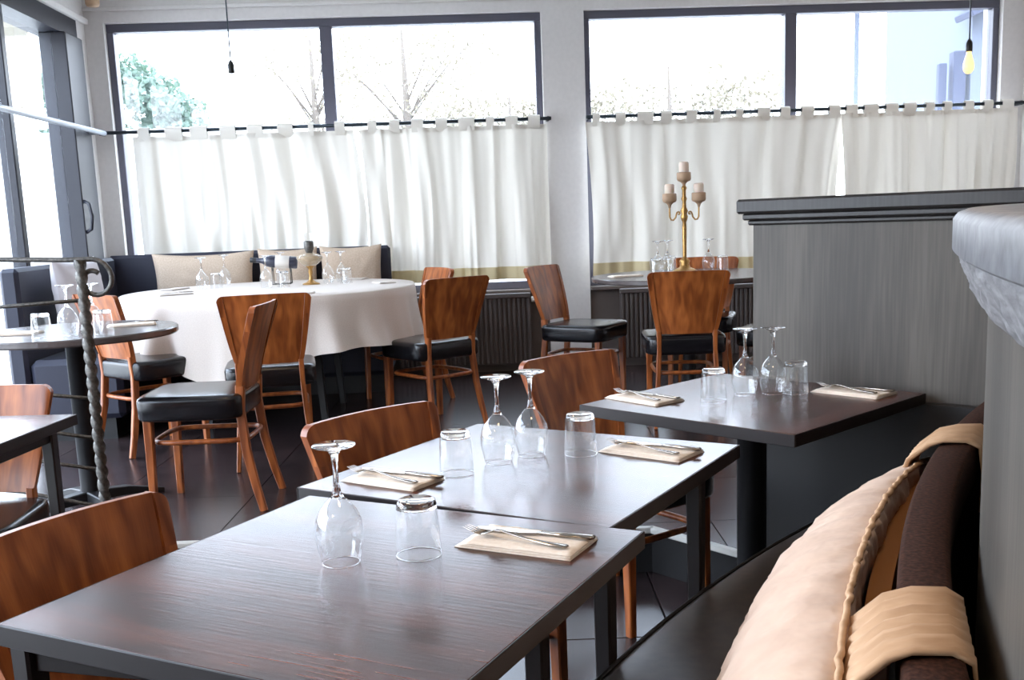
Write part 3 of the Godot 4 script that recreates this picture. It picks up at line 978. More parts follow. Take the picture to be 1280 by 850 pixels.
func pillow(s: SurfaceTool, w: float, h: float, d: float, seed_: int) -> void:
	var nz := noise(seed_, 1.0, 2)
	var n := 22
	var A := []
	var B := []
	for i in n + 1:
		var ca := []
		var cb := []
		for j in n + 1:
			var u := 2.0 * i / n - 1.0
			var v := 2.0 * j / n - 1.0
			var pu := u * (1.0 - 0.07 * (1.0 - v * v))
			var pv := v * (1.0 - 0.10 * (1.0 - u * u))
			var z := d * 0.5 * pow(maxf((1.0 - pow(absf(u), 2.6)) * (1.0 - pow(absf(v), 2.6)), 0.0), 0.5)
			var wr := nz.get_noise_2d(u * 3.0, v * 3.0) * 0.012 * z / d
			ca.append(Vector3(pu * w / 2, pv * h / 2, z + 0.003 + wr))
			cb.append(Vector3(pu * w / 2, pv * h / 2, -z - 0.003 + wr))
		A.append(ca)
		B.append(cb)
	shell(s, A, B)

func banquette() -> void:
	var t := thing("corner_banquette", "navy blue corner banquette under the left window", "banquette")
	t.transform = W
	var seat_y := STEP + 0.45
	obj("backrest", wb(-2.72, -0.815, STEP + 0.30, 1.115, 0.18, 0.26, 0.02), M.navy, t)
	obj("backrest", wb(-2.76, -2.66, STEP + 0.30, 1.105, 0.282, 1.88, 0.02), M.navy, t)
	obj("seat", wb(-2.655, -0.815, STEP + 0.12, seat_y, 0.285, 0.72, 0.03), M.navy, t)
	obj("seat", wb(-2.655, -2.18, STEP + 0.12, seat_y, 0.725, 1.88, 0.03), M.navy, t)
	obj("plinth", wb(-2.62, -0.85, STEP, STEP + 0.12, 0.30, 0.65), M.black, t)
	obj("plinth", wb(-2.62, -2.25, STEP, STEP + 0.12, 0.655, 1.82), M.black, t)
	# cushions leaning on the backrest
	var list := [
		[Vector3(-2.50, 0.93, 1.46), PI / 2 - 0.1, 0.52, 0.42, 0.16, M.grey_cushion, "pale grey cushion on the banquette by the glass wall"],
		[Vector3(-2.06, 0.90, 0.355), 0.0, 0.68, 0.44, 0.14, M.beige, "wide beige cushion in the corner left of the white-clothed table"],
		[Vector3(-1.50, 0.92, 0.345), 0.0, 0.40, 0.42, 0.12, M.beige, "beige cushion on the banquette behind the lying bottle"],
		[Vector3(-1.075, 0.92, 0.345), 0.0, 0.42, 0.42, 0.12, M.beige, "beige cushion at the right end of the navy banquette"]]
	for q in list:
		var s := begin(true)
		pillow(s, q[2], q[3], q[4], int(q[0].x * -100))
		var o := obj("banquette_cushion", fin(s), q[5], null, W * Transform3D(Basis(Vector3.UP, q[1]) * Basis(Vector3.RIGHT, -0.08), q[0]))
		tag(o, q[6], "cushion", "cushions on the banquette")

func railing() -> void:
	var t := thing("iron_railing", "wrought-iron railing with a twisted post and scrolled handrail at left", "railing", Vector3(-1.475, STEP, -3.60))
	# twisted post: square bar turned along its height
	var s := begin(true)
	var rings := []
	for j in 81:
		var y := 1.02 * j / 80.0
		var r := []
		for k in 8:
			var a := TAU * k / 8 + y * 34.0
			var rr := 0.021 if k % 2 == 0 else 0.0145
			r.append(Vector3(cos(a) * rr, y, sin(a) * rr))
		rings.append(r)
	loft(s, rings)
	obj("twisted_post", fin(s), M.iron, t)
	obj("foot_plate", boxm(Vector3(0, 0.005, 0), Vector3(0.09, 0.01, 0.09), 0.002), M.iron, t)
	var path := [Vector3(-1.2, 1.075, -0.02)]
	for k in 6: path.append(Vector3(-1.0 + 0.19 * k, 1.06 - 0.008 * k, -0.02))
	for k in 22:
		var a := PI / 2 - k * 0.33
		var r := 0.072 - 0.0021 * k
		path.append(Vector3(0.035 + cos(a) * r, 0.948 + sin(a) * r, -0.02))
	obj("handrail", tube(path, 0.009, 8), M.iron, t)
	var rows := [[0.855, 0.83, 0.88], [0.575, 0.58, 0.53], [0.43, 0.47, 0.385], [0.33, 0.36, 0.27], [0.20, 0.25, 0.13]]
	for q in rows:
		obj("cross_rail", tube([Vector3(-1.2, q[0], -0.01), Vector3(-0.7, q[1], -0.01), Vector3(-0.3, (q[1] + q[2]) / 2 + 0.012, -0.01), Vector3(0, q[2], -0.01)], 0.007, 8), M.iron, t)
	obj("end_post", bar([Vector3(-1.2, 0, -0.01), Vector3(-1.2, 1.08, -0.01)], 0.03, 0.03), M.iron, t)

func radiators() -> void:
	for a in [[-0.80, 0.155, "grey-brown radiator under the left window beside the pillar"], [0.80, 2.30, "grey-brown radiator under the right window behind the candelabra table"]]:
		var t := thing("radiator", a[2], "radiator")
		t.transform = W
		var y0 := STEP + 0.06
		var y1 := 0.725
		obj("back_plate", wb(a[0], a[1], y0, y1, 0.045, 0.06, 0.002), M.radiator, t)
		var s := begin()
		var n := int((a[1] - a[0]) / 0.033)
		for k in n:
			var u: float = lerpf(a[0], a[1], (k + 0.5) / n)
			wbox(s, u - 0.011, u + 0.011, y0 + 0.01, y1 - 0.02, 0.06, 0.078, 0.005)
		var fins := obj("fins", fin(s), M.radiator, t)
		fins.set_meta("kind", "stuff")
		obj("top_grille", wb(a[0], a[1], y1 - 0.02, y1 + 0.012, 0.035, 0.09, 0.004), M.radiator, t)
		for u in [a[0] + 0.1, a[1] - 0.1]:
			obj("wall_bracket", wb(u - 0.02, u + 0.02, y0 + 0.1, y0 + 0.16, -0.029, 0.046), M.radiator, t)
		obj("valve", lathem([Vector2(0, 0), Vector2(0.02, 0.002), Vector2(0.022, 0.03), Vector2(0.018, 0.055), Vector2(0, 0.058)], 16), M.paper, t, Transform3D(Basis(Vector3.FORWARD, PI / 2), Vector3(a[1] + 0.004, y1 - 0.035, 0.062)))

# ---------------------------------------------------------------- table settings
func rim_path(r: float) -> Array:
	var o := []
	for k in 48: o.append(Vector3(cos(TAU * k / 48) * r, 0, sin(TAU * k / 48) * r))
	return o

func make_wine_glass(label: String, at: Vector3) -> Node3D:
	# standing upside down on its rim, foot on top
	var t := thing("wine_glass", label, "wine glass", at, 0.0, "upturned wine glasses")
	var bowl := [Vector2(0.0288, 0.0012), Vector2(0.0290, 0.002), Vector2(0.0300, 0.004), Vector2(0.0325, 0.012), Vector2(0.0360, 0.028), Vector2(0.0383, 0.045), Vector2(0.0380, 0.058), Vector2(0.0350, 0.072), Vector2(0.0285, 0.086), Vector2(0.0190, 0.098), Vector2(0.0110, 0.106)]
	var s := begin(true)
	lathe(s, bowl, 48)
	lathe(s, bowl.slice(2).map(func(v): return Vector2(maxf(v.x - 0.0011, 0.0), v.y - 0.0003)), 48)
	obj("bowl", fin(s), M.thin_glass, t)
	obj("rim", tube(rim_path(0.0288), 0.0007, 6, true), M.glass, t, T(Vector3(0, 0.0008, 0)))
	obj("stem", lathem([Vector2(0.0, 0.1055), Vector2(0.0108, 0.1062), Vector2(0.0068, 0.115), Vector2(0.0047, 0.128), Vector2(0.0041, 0.145), Vector2(0.0044, 0.160), Vector2(0.0060, 0.172), Vector2(0.0100, 0.180), Vector2(0.0200, 0.1845), Vector2(0.0320, 0.1868), Vector2(0.0338, 0.1880), Vector2(0.0338, 0.1892), Vector2(0.0320, 0.1900), Vector2(0.0, 0.1900)], 40), M.glass, t)
	return t

func make_tumbler(label: String, at: Vector3) -> Node3D:
	var t := thing("tumbler", label, "tumbler", at, 0.0, "upturned tumblers")
	var s := begin(true)
	var wall := [Vector2(0.0365, 0.0012), Vector2(0.0352, 0.03), Vector2(0.0335, 0.065), Vector2(0.0326, 0.0775)]
	lathe(s, wall, 48)
	lathe(s, wall.map(func(v): return Vector2(v.x - 0.0016, v.y)), 48)
	obj("wall", fin(s), M.thin_glass, t)
	obj("rim", tube(rim_path(0.0359), 0.0009, 6, true), M.glass, t, T(Vector3(0, 0.001, 0)))
	obj("base", lathem([Vector2(0.0, 0.0785), Vector2(0.022, 0.079), Vector2(0.0325, 0.0778), Vector2(0.0320, 0.083), Vector2(0.0300, 0.0895), Vector2(0.0270, 0.0915), Vector2(0.0, 0.0905)], 40), M.glass, t)
	return t

func napkin_mesh(w: float, d: float) -> ArrayMesh:
	var s := begin(true)
	var nz := noise(int(w * 1000), 1.0, 2)
	for l in 3:
		var A := []
		var B := []
		var y := 0.0029 * l
		for i in 17:
			var ca := []
			var cb := []
			for j in 9:
				var x := (i / 16.0 - 0.5) * (w - 0.005 * l) + 0.002 * l
				var z := (0.5 - j / 8.0) * (d - 0.004 * l)
				var sag := 0.0
				if i == 0 or i == 16 or j == 0 or j == 8: sag = 0.0012
				var b := nz.get_noise_2d(x * 40.0 + l * 3.0, z * 40.0) * 0.0009 * l
				ca.append(Vector3(x, y + 0.0027 - sag + b, z))
				cb.append(Vector3(x, y + sag * 0.3 + (b if l > 0 else 0.0), z))
			A.append(ca)
			B.append(cb)
		shell(s, A, B)
	return fin(s)

# handle towards +x, tines or blade towards -x, lying on y = 0
func fork_meshes() -> Array:
	var h := begin(true)
	sweep(h, [Vector3(0.098, 0.003, 0), Vector3(0.092, 0.003, 0), Vector3(0.06, 0.0035, 0), Vector3(0.02, 0.006, 0), Vector3(-0.02, 0.012, 0), Vector3(-0.036, 0.012, 0)], rect(0.0022, 0.02, 0.0006), Vector3.UP, [Vector2(1, 0.5), Vector2(1, 0.85), Vector2(1, 0.62), Vector2(1.1, 0.34), Vector2(1.2, 0.28), Vector2(1.2, 0.45)])
	var hd := begin(true)
	sweep(hd, [Vector3(-0.034, 0.012, 0), Vector3(-0.042, 0.010, 0), Vector3(-0.052, 0.006, 0), Vector3(-0.060, 0.005, 0)], rect(0.002, 0.022, 0.0006), Vector3.UP, [Vector2(1, 0.35), Vector2(1, 0.85), Vector2(1, 1.0), Vector2(1, 1.0)])
	var tn := []
	for k in 4:
		var z := -0.0091 + 0.00607 * k
		tn.append([Vector3(-0.059, 0.005, z), Vector3(-0.075, 0.0065, z), Vector3(-0.095, 0.0125, z * 0.92)])
	return [fin(h), fin(hd), tn]

func make_fork(label: String, at: Vector3, turn: float) -> Node3D:
	var t := thing("fork", label, "fork", at, turn, "table forks")
	var f := fork_meshes()
	obj("handle", f[0], M.steel, t)
	obj("head", f[1], M.steel, t)
	for p in f[2]:
		var s := begin(true)
		sweep(s, p, circle(6, 0.0016), Vector3.ZERO, [1.0, 0.9, 0.45])
		obj("tine", fin(s), M.steel, t)
	return t

func make_knife(label: String, at: Vector3, turn: float) -> Node3D:
	var t := thing("knife", label, "knife", at, turn, "table knives")
	var h := begin(true)
	sweep(h, [Vector3(0.105, 0.004, 0), Vector3(0.1, 0.004, 0), Vector3(0.05, 0.004, 0), Vector3(0.012, 0.004, 0)], rect(0.006, 0.018, 0.0018), Vector3.UP, [Vector2(0.6, 0.5), Vector2(0.9, 0.9), Vector2(0.9, 0.75), Vector2(0.7, 0.55)])
	obj("handle", fin(h), M.steel, t)
	var b := begin()
	sweep(b, [Vector3(0.014, 0.0035, 0), Vector3(-0.02, 0.003, 0.001), Vector3(-0.07, 0.0028, 0.001), Vector3(-0.094, 0.0026, -0.001), Vector3(-0.104, 0.0026, -0.004)], rect(0.0016, 0.018, 0.0005), Vector3.UP, [Vector2(1.5, 0.6), Vector2(1, 1.0), Vector2(1, 1.05), Vector2(1, 0.8), Vector2(1, 0.15)])
	obj("blade", fin(b), M.steel, t)
	return t

func settings() -> void:
	var Y := 0.75
	var YC := STEP + 0.751
	var YR := STEP + 0.746
	var YL := STEP + 0.731
	var wines := [
		[-0.278, Y, -1.556, "upturned wine glass standing on the front table"],
		[-0.034, Y, -2.187, "left of two upturned wine glasses on the middle table"],
		[0.039, Y, -2.244, "right of two upturned wine glasses on the middle table"],
		[0.665, Y, -2.903, "left of two upturned wine glasses on the corner table"],
		[0.745, Y, -2.905, "right of two upturned wine glasses on the corner table"],
		[-1.668, YL, -3.905, "upturned wine glass left of the twisted post on the round table"],
		[-1.598, YL, -3.965, "upturned wine glass just behind the twisted post on the round table"],
		[-1.83, YC, -6.22, "leftmost upturned wine glass on the white cloth"],
		[-1.80, YC, -6.62, "second upturned wine glass from the left on the white cloth, farther back"],
		[-1.43, YC, -6.15, "upturned wine glass before the lying bottle on the white cloth"],
		[-1.47, YC, -6.75, "upturned wine glass behind the lying bottle on the white cloth"],
		[-1.105, YC, -6.40, "upturned wine glass just right of the oil lamp on the white cloth"],
		[-1.03, YC, -6.45, "rightmost upturned wine glass on the white cloth"],
		[0.90, YR, -6.20, "left of the two upturned wine glasses left of the candelabra"],
		[0.97, YR, -6.28, "upturned wine glass close beside the candelabra foot on its left"],
		[1.21, YR, -6.24, "upturned wine glass right of the candelabra"]]
	var w0: Node3D
	for q in wines:
		if w0 == null: w0 = make_wine_glass(q[3], Vector3(q[0], q[1], q[2]))
		else: copy(w0, "wine_glass", q[3], Vector3(q[0], q[1], q[2]))
	var tumbs := [
		[-0.158, Y, -1.581, "upturned tumbler on the front table"],
		[-0.122, Y, -2.101, "upturned tumbler left on the middle table beside the napkin"],
		[0.148, Y, -2.241, "upturned tumbler right of the wine glasses on the middle table"],
		[0.559, Y, -2.822, "upturned tumbler left of the wine glasses on the corner table"],
		[0.808, Y, -2.897, "upturned tumbler right of the wine glasses on the corner table"],
		[-1.745, YL, -3.845, "upturned tumbler on the round table left of the twisted post"],
		[-1.535, YL, -3.90, "upturned tumbler on the round table right of the twisted post"],
		[-1.77, YC, -6.30, "upturned tumbler at left on the white cloth"],
		[-1.335, YC, -6.18, "upturned tumbler in the middle of the white cloth"],
		[-0.985, YC, -6.33, "upturned tumbler at right on the white cloth"],
		[0.875, YR, -6.12, "leftmost upturned tumbler on the candelabra table"],
		[1.005, YR, -6.38, "upturned tumbler behind the candelabra foot"],
		[1.29, YR, -6.22, "rightmost upturned tumbler on the candelabra table"]]
	var t0: Node3D
	for q in tumbs:
		if t0 == null: t0 = make_tumbler(q[3], Vector3(q[0], q[1], q[2]))
		else: copy(t0, "tumbler", q[3], Vector3(q[0], q[1], q[2]))
	# napkins with cutlery: centre, turn, place
	var big := napkin_mesh(0.205, 0.115)
	var small := napkin_mesh(0.19, 0.105)
	var nap := [
		[Vector3(0.014, Y, -1.616), -0.47, "on the front table", big],
		[Vector3(-0.252, Y, -2.063), -0.59, "at the left of the middle table", small],
		[Vector3(0.302, Y, -2.230), -0.68, "at the right of the middle table", big],
		[Vector3(0.374, Y, -2.883), -0.91, "at the left corner of the corner table", big],
		[Vector3(0.962, Y, -2.862), -0.85, "against the partition on the corner table", big]]
	var f0: Node3D
	var k0: Node3D
	for q in nap:
		tag(obj("napkin", q[3], M.napkin, null, T(q[0], q[1])), "folded cream napkin " + q[2], "napkin", "folded napkins")
		var b := Basis(Vector3.UP, q[1])
		var fp: Vector3 = q[0] + b * Vector3(-0.012, 0.0096, 0.018)
		var kp: Vector3 = q[0] + b * Vector3(0.004, 0.0096, -0.022)
		var ft: float = q[1] - 0.10
		var kt: float = q[1] + 0.05
		if f0 == null:
			f0 = make_fork("steel fork lying on the napkin " + q[2], fp, ft)
			k0 = make_knife("steel knife lying on the napkin " + q[2], kp, kt)
		else:
			copy(f0, "fork", "steel fork lying on the napkin " + q[2], fp, ft)
			copy(k0, "knife", "steel knife lying on the napkin " + q[2], kp, kt)
	var far := [
		[Vector3(-1.545, YL, -4.22), 0.35, "folded napkin at the right edge of the round table by the railing", M.napkin],
		[Vector3(-1.93, YL, -4.02), 0.1, "folded napkin at the left edge of the picture on the round table", M.napkin],
		[Vector3(-1.86, YC, -5.78), 0.5, "folded white napkin at front left on the white cloth", M.cloth],
		[Vector3(-2.02, YC, -6.28), 1.3, "folded white napkin at back left on the white cloth", M.cloth],
		[Vector3(-1.00, YC, -6.68), -0.3, "folded white napkin at back right on the white cloth", M.cloth],
		[Vector3(-0.74, YC, -6.18), -1.2, "folded white napkin at the right rim of the white cloth", M.cloth],
		[Vector3(-1.12, YC, -5.48), 0.1, "folded white napkin at the front of the white cloth", M.cloth],
		[Vector3(0.68, YR, -5.98), 0.2, "folded napkin at the left of the candelabra table", M.napkin]]
	for q in far:
		tag(obj("napkin", small, q[3], null, T(q[0], q[1])), q[2], "napkin", "folded napkins")
	copy(k0, "knife", "steel knife lying on the napkin by the railing", far[0][0] + Vector3(0, 0.0096, 0.0), 0.38)
	copy(k0, "knife", "steel knife on the white napkin at front left of the cloth", far[2][0] + Vector3(0, 0.0096, 0.0), 0.5)
	candelabra(Vector3(1.055, YR, -6.17))
	oil_lamp(Vector3(-1.195, YC, -6.31))
	bottle(Vector3(-1.43, YC, -6.45))

func candelabra(at: Vector3) -> void:
	var t := thing("candelabra", "three-armed brass candelabra on the round table by the window", "candelabra", at, -0.12)
	t.scale = Vector3.ONE * 1.09
	obj("foot", lathem([Vector2(0, 0), Vector2(0.068, 0), Vector2(0.07, 0.008), Vector2(0.05, 0.02), Vector2(0.03, 0.028), Vector2(0.024, 0.05), Vector2(0.03, 0.062), Vector2(0.016, 0.075), Vector2(0.011, 0.085), Vector2(0, 0.085)], 32), M.brass, t)
	obj("stem", lathem([Vector2(0.011, 0.083), Vector2(0.012, 0.24), Vector2(0.010, 0.27), Vector2(0.017, 0.285), Vector2(0.02, 0.30), Vector2(0.014, 0.315), Vector2(0.021, 0.33), Vector2(0.012, 0.35), Vector2(0.010, 0.38), Vector2(0.016, 0.395), Vector2(0.010, 0.41), Vector2(0.010, 0.44), Vector2(0.015, 0.452), Vector2(0.009, 0.465), Vector2(0, 0.465)], 24), M.brass, t)
	for k in [-1, 1]:
		var path := []
		for i in 9:
			var a := i * 0.75
			path.append(Vector3(k * (0.03 + 0.011 * (1.0 - i / 10.0) * cos(a)), 0.318 + 0.011 * (1.0 - i / 10.0) * sin(a), 0))
		path.reverse()
		path.append_array([Vector3(k * 0.046, 0.297, 0), Vector3(k * 0.058, 0.283, 0), Vector3(k * 0.07, 0.285, 0), Vector3(k * 0.077, 0.30, 0), Vector3(k * 0.078, 0.335, 0), Vector3(k * 0.078, 0.365, 0)])
		obj("arm", tube(path, 0.0045, 8), M.brass, t)
	for q in [[0.0, 0.455, 0.09], [-0.078, 0.345, 0.085], [0.078, 0.345, 0.085]]:
		var cup := [Vector2(0, 0), Vector2(0.006, 0.004), Vector2(0.010, 0.02), Vector2(0.020, 0.030), Vector2(0.034, 0.036), Vector2(0.038, 0.044), Vector2(0.038, 0.078), Vector2(0.034, 0.081), Vector2(0.029, 0.078), Vector2(0.029, 0.06), Vector2(0, 0.058)]
		var c := obj("candle_cup", lathem(cup, 28, Vector3(q[0], q[1], 0)), M.cup, t)
		obj("candle", lathem([Vector2(0, 0.058), Vector2(0.0262, 0.058), Vector2(0.0262, q[2] + 0.040), Vector2(0.021, q[2] + 0.046), Vector2(0.012, q[2] + 0.042), Vector2(0, q[2] + 0.040)], 28, Vector3(q[0], q[1], 0)), M.wax, c)

func oil_lamp(at: Vector3) -> void:
	var t := thing("oil_lamp", "small brass oil lamp with a slim glass chimney on the white cloth", "oil lamp", at)
	obj("pedestal", lathem([Vector2(0, 0), Vector2(0.052, 0), Vector2(0.052, 0.006), Vector2(0.030, 0.014), Vector2(0.012, 0.028), Vector2(0.009, 0.055), Vector2(0.014, 0.075), Vector2(0.010, 0.09), Vector2(0.020, 0.105), Vector2(0.030, 0.112), Vector2(0, 0.112)], 32), M.brass, t)
	obj("reservoir", lathem([Vector2(0, 0.112), Vector2(0.030, 0.112), Vector2(0.052, 0.125), Vector2(0.074, 0.148), Vector2(0.080, 0.162), Vector2(0.074, 0.172), Vector2(0.05, 0.182), Vector2(0.025, 0.19), Vector2(0, 0.19)], 36), M.lamp_glass, t)
	obj("burner", lathem([Vector2(0, 0.188), Vector2(0.018, 0.188), Vector2(0.022, 0.20), Vector2(0.029, 0.215), Vector2(0.029, 0.255), Vector2(0.022, 0.262), Vector2(0, 0.262)], 24), M.iron, t)
	obj("chimney", lathem([Vector2(0.018, 0.262), Vector2(0.024, 0.29), Vector2(0.025, 0.32), Vector2(0.017, 0.37), Vector2(0.015, 0.48)], 24), M.clear_bulb, t)

func bottle(at: Vector3) -> void:
	var t := thing("wine_bottle", "dark wine bottle with a pale label lying in a wire cradle on the white cloth", "bottle", at, 0.12)
	var tilt := Transform3D(Basis(Vector3(0, 0, 1), PI / 2 - 0.10), Vector3(0.13, 0.128, 0))
	obj("body", lathem([Vector2(0, 0.0), Vector2(0.034, 0.002), Vector2(0.038, 0.01), Vector2(0.038, 0.165), Vector2(0.034, 0.19), Vector2(0.018, 0.215), Vector2(0.0145, 0.235), Vector2(0.0145, 0.285), Vector2(0.0, 0.285)], 28), M.bottle, t, tilt)
	obj("bottle_label", lathem([Vector2(0.0384, 0.05), Vector2(0.0388, 0.051), Vector2(0.0388, 0.134), Vector2(0.0384, 0.135)], 28), M.paper, t, tilt)
	obj("cap", lathem([Vector2(0.0150, 0.25), Vector2(0.0156, 0.252), Vector2(0.0156, 0.288), Vector2(0, 0.289)], 20), M.black, t, tilt)
	for x in [0.085, -0.025]:
		obj("cradle_wire", tube([Vector3(x, 0.003, -0.05), Vector3(x, 0.11, -0.046), Vector3(x, 0.075 if x > 0 else 0.085, 0), Vector3(x, 0.11, 0.046), Vector3(x, 0.003, 0.05)], 0.003, 6), M.iron, t)
	obj("cradle_wire", tube([Vector3(-0.025, 0.003, 0.05), Vector3(0.085, 0.003, 0.05)], 0.003, 6), M.iron, t)
	obj("cradle_wire", tube([Vector3(-0.025, 0.003, -0.05), Vector3(0.085, 0.003, -0.05)], 0.003, 6), M.iron, t)

# ---------------------------------------------------------------- lamps
func pendant(label: String, at: Vector3, lit: bool) -> void:
	var t := thing("pendant_bulb", label, "pendant lamp", at, 0.0, "bare pendant bulbs")
	obj("cord", tube([Vector3(0, 0.06, 0), Vector3(0, TOP - at.y - 0.02, 0)], 0.004, 6), M.rod, t)
	obj("ceiling_cup", lathem([Vector2(0.045, TOP - at.y - 0.03), Vector2(0.045, TOP - at.y), Vector2(0, TOP - at.y)], 20), M.black, t)
	obj("socket", lathem([Vector2(0, -0.005), Vector2(0.016, -0.005), Vector2(0.018, 0.0), Vector2(0.018, 0.04), Vector2(0.012, 0.055), Vector2(0.005, 0.065), Vector2(0, 0.065)], 20), M.black, t)
	obj("glass_bulb", lathem([Vector2(0, -0.125), Vector2(0.014, -0.122), Vector2(0.026, -0.108), Vector2(0.031, -0.088), Vector2(0.029, -0.068), Vector2(0.021, -0.04), Vector2(0.014, -0.015), Vector2(0.013, 0.0)], 24), M.bulb if lit else M.clear_bulb, t)
	var path := []
	for k in 13: path.append(Vector3(0.011 * cos(k * PI / 2), -0.035 - 0.05 * (k % 2), 0.011 * sin(k * PI / 2)))
	obj("filament", tube(path, 0.0016, 5), M.filament if lit else M.cold_filament, t)
	if lit:
		var l := OmniLight3D.new()
		l.name = "bulb_light"
		l.light_color = Color(1.0, 0.78, 0.48)
		l.light_energy = 0.12
		l.light_size = 0.02
		l.omni_range = 15.0
		l.omni_attenuation = 2.0
		l.shadow_enabled = true
		l.position = Vector3(0, -0.07, 0)
		t.add_child(l)

func lamps() -> void:
	pendant("bare bulb pendant over the white-clothed table, unlit against the sky", Vector3(-1.50, 2.13, -6.0), false)
	pendant("glowing amber bulb pendant in the right window", Vector3(2.63, 2.095, -6.0), true)
	# unseen opal discs, added as fill lamps to brighten the near half
	for q in [[Vector3(-0.9, TOP, -2.6), "added unseen opal ceiling disc over the square tables"], [Vector3(0.3, TOP, -0.9), "added unseen opal ceiling disc over the bench"], [Vector3(-1.4, TOP, 0.6), "added unseen opal ceiling disc behind the camera"]]:
		var d := thing("added_ceiling_light", q[1], "added ceiling lamp", q[0], 0.0, "added ceiling discs")
		obj("rim", lathem([Vector2(0.21, -0.05), Vector2(0.225, -0.05), Vector2(0.225, 0), Vector2(0, 0)], 40), M.paper, d)
		obj("added_lamp_diffuser", lathem([Vector2(0, -0.055), Vector2(0.15, -0.052), Vector2(0.21, -0.045), Vector2(0.21, -0.03), Vector2(0, -0.03)], 40), M.opal, d)
		var l := AreaLight3D.new()
		l.name = "added_disc_light"
		l.light_color = Color(1.0, 0.85, 0.66)
		l.light_energy = 1.1
		l.area_size = Vector2(0.38, 0.38)
		l.area_range = 15.0
		l.area_attenuation = 2.0
		l.shadow_enabled = true
		l.position = Vector3(0, -0.065, 0)
		l.rotation.x = -PI / 2
		d.add_child(l)
	var t := thing("corner_spotlight", "small round ceiling spotlight in the upper left corner", "spotlight", W * Vector3(-2.66, 0, 0.22))
	obj("body", lathem([Vector2(0, 2.735), Vector2(0.038, 2.735), Vector2(0.045, 2.75), Vector2(0.045, 2.86), Vector2(0.02, 2.88), Vector2(0.012, TOP), Vector2(0, TOP)], 24), M.cup, t)

# ---------------------------------------------------------------- outside
func leaves(s: SurfaceTool, centre: Vector3, size: Vector3, count: int, leaf: float, rng: RandomNumberGenerator) -> void:
	for k in count:
		var d := Vector3(rng.randfn(), rng.randfn(), rng.randfn()).normalized() * pow(rng.randf(), 0.4)
		var p := centre + d * size
		var a := Vector3(rng.randfn(), rng.randfn(), rng.randfn()).normalized() * leaf
		var b := a.cross(Vector3(rng.randfn(), rng.randfn(), rng.randfn())).normalized() * leaf * 0.55
		quad(s, p - a, p + b, p + a, p - b)

func tree(called: String, label: String, at: Vector3, h: float, clumps: Array, leaf: float, per: int, mat: Material, seed_: int) -> void:
	var t := thing(called, label, "tree", at)
	var rng := RandomNumberGenerator.new()
	rng.seed = seed_
	var s := begin(true)
	sweep(s, [Vector3.ZERO, Vector3(0.05, h * 0.5, 0.05), Vector3(0, h * 0.92, 0)], circle(8, h * 0.02), Vector3.ZERO, [1.3, 0.9, 0.25])
	obj("trunk", fin(s), M.bark, t)
	for c in clumps:
		var q: Vector3 = c[0]
		s = begin(true)
		var root := Vector3(0, q.y * 0.8 - absf(q.x) * 0.3, 0)
		sweep(s, [root, root.lerp(q, 0.6) + Vector3(0, 0.1 * h * 0.2, 0), q + (q - root) * 0.25], circle(5, h * 0.004), Vector3.ZERO, [1.2, 0.7, 0.2])
		obj("branch", fin(s), M.bark, t)
	if per > 0:
		s = begin()
		for c in clumps: leaves(s, c[0], c[1], per, leaf, rng)
		var f := obj("foliage", fin(s), mat, t)
		f.set_meta("kind", "stuff")

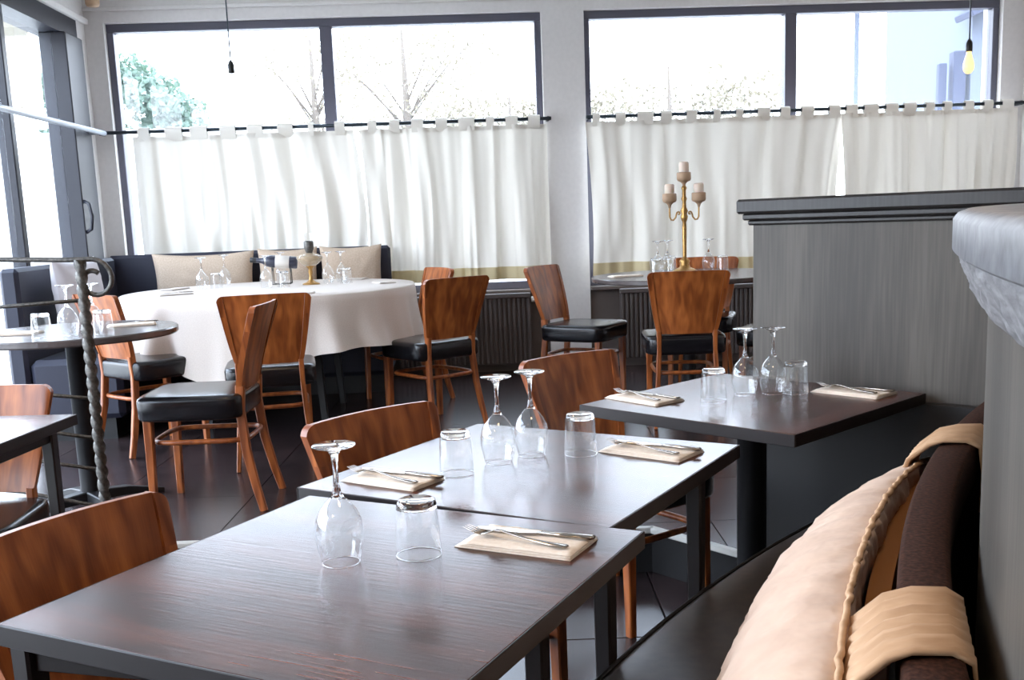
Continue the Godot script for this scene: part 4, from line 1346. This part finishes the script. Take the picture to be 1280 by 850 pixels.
func outside() -> void:
	var g := setting("ground_outside", "pale terrace outside the windows")
	obj("paving", boxm(Vector3(0, -0.25, -38), Vector3(120, 0.2, 60)), M.terrace, g)
	obj("paving", boxm(Vector3(-33.3, -0.25, 6), Vector3(60, 0.2, 28)), M.terrace, g)
	var rng := RandomNumberGenerator.new()
	rng.seed = 5
	# white flat building across the way
	var b := thing("flat_building", "long white flat-roofed building seen over the left curtain", "building", Vector3(-9, -0.6, -37))
	obj("wall", boxm(Vector3(0, 2.5, 0), Vector3(24, 5.0, 3)), M.render, b)
	obj("roof_edge", boxm(Vector3(0, 5.1, 0), Vector3(24.4, 0.2, 3.4), 0.04), M.render, b)
	var cl := []
	for k in 16:
		var y := rng.randf_range(4.2, 7.6)
		var wd := 3.6 * (1.0 - absf(y - 5.2) / 4.5)
		cl.append([Vector3(rng.randf_range(-wd, wd), y, rng.randf_range(-1.5, 1.5)), Vector3(1.1, 0.8, 1.0)])
	tree("garden_tree", "broad blue-green tree in the upper left of the left window", Vector3(-15.6, -0.3, -42), 8.0, cl, 0.16, 420, M.leaf_green, 11)
	cl = []
	for k in 20: cl.append([Vector3(rng.randf_range(-2.2, 2.2), rng.randf_range(3.0, 6.4), rng.randf_range(-1, 1)), Vector3(0.8, 0.7, 0.8)])
	tree("garden_tree", "pale leafy shrubby tree beside the pillar in the left window", Vector3(0.25, -0.15, -32), 5.4, cl.map(func(c): return [c[0] * Vector3(0.9, 0.72, 1), c[1]]), 0.08, 260, M.leaf_tan, 12)
	tree("garden_tree", "sparse pale tree in the right pane of the left window", Vector3(-2.2, -0.15, -24.5), 6.2, cl.map(func(c): return [c[0] * Vector3(0.8, 0.85, 1), c[1]]), 0.06, 90, M.leaf_tan, 13)
	tree("garden_tree", "thin bare tree in the right pane of the left window", Vector3(-5.0, -0.15, -28.5), 6.8, cl.map(func(c): return [c[0] * Vector3(0.6, 0.95, 1), c[1]]), 0.06, 60, M.leaf_tan, 14)
	tree("garden_tree", "pale bushy tree in the left pane of the right window", Vector3(4.4, -0.15, -28), 5.6, cl.map(func(c): return [c[0] * Vector3(1.1, 0.7, 1), c[1]]), 0.08, 180, M.leaf_tan, 15)
	# neighbouring house at right
	var h := thing("neighbour_house", "pale blue-grey house with deep eaves in the right window", "house", Vector3(5.95, -0.15, -13.5))
	obj("wall", boxm(Vector3(1.6, 2.6, -1.5), Vector3(3.2, 5.2, 3.0)), M.house, h)
	obj("eave", boxm(Vector3(0.06, 3.76, 0.25), Vector3(0.62, 0.08, 0.5), 0.01, Basis(Vector3.BACK, 0.40)), M.house_dark, h)
	obj("eave", boxm(Vector3(-0.18, 3.92, 0.0), Vector3(0.34, 0.08, 0.5), 0.01, Basis(Vector3.BACK, 0.52)), M.house_dark, h)
	obj("column", boxm(Vector3(-0.13, 1.64, -0.1), Vector3(0.16, 3.28, 0.16), 0.01), M.house_dark, h)
	obj("column", boxm(Vector3(-0.33, 1.57, -0.1), Vector3(0.10, 3.14, 0.10), 0.01), M.house_dark, h)
	var aw := thing("terrace_canopy", "pale canopy edge at the top of the right window", "canopy", Vector3(0, -0.15, -12.5))
	obj("roof", boxm(Vector3(4.0, 3.84, 0), Vector3(0.75, 0.05, 1.2), 0.01), M.house, aw)
	obj("post", boxm(Vector3(3.70, 3.70, 0.5), Vector3(0.11, 0.25, 0.1), 0.01), M.house, aw)
	obj("post", boxm(Vector3(4.33, 1.91, -0.5), Vector3(0.05, 3.82, 0.05), 0.005), M.house, aw)
	# pier outside the left glass wall, white below and beige above
	var p := thing("garden_pier", "tall pier with a beige upper part outside the left glass wall", "pier", Vector3(-5.2, -0.15, -11.4))
	obj("shaft", boxm(Vector3(0, 1.37, 0), Vector3(0.34, 2.74, 0.34), 0.01), M.render, p)
	obj("upper_block", boxm(Vector3(0, 3.2, 0), Vector3(0.34, 0.92, 0.34), 0.01), M.pier, p)
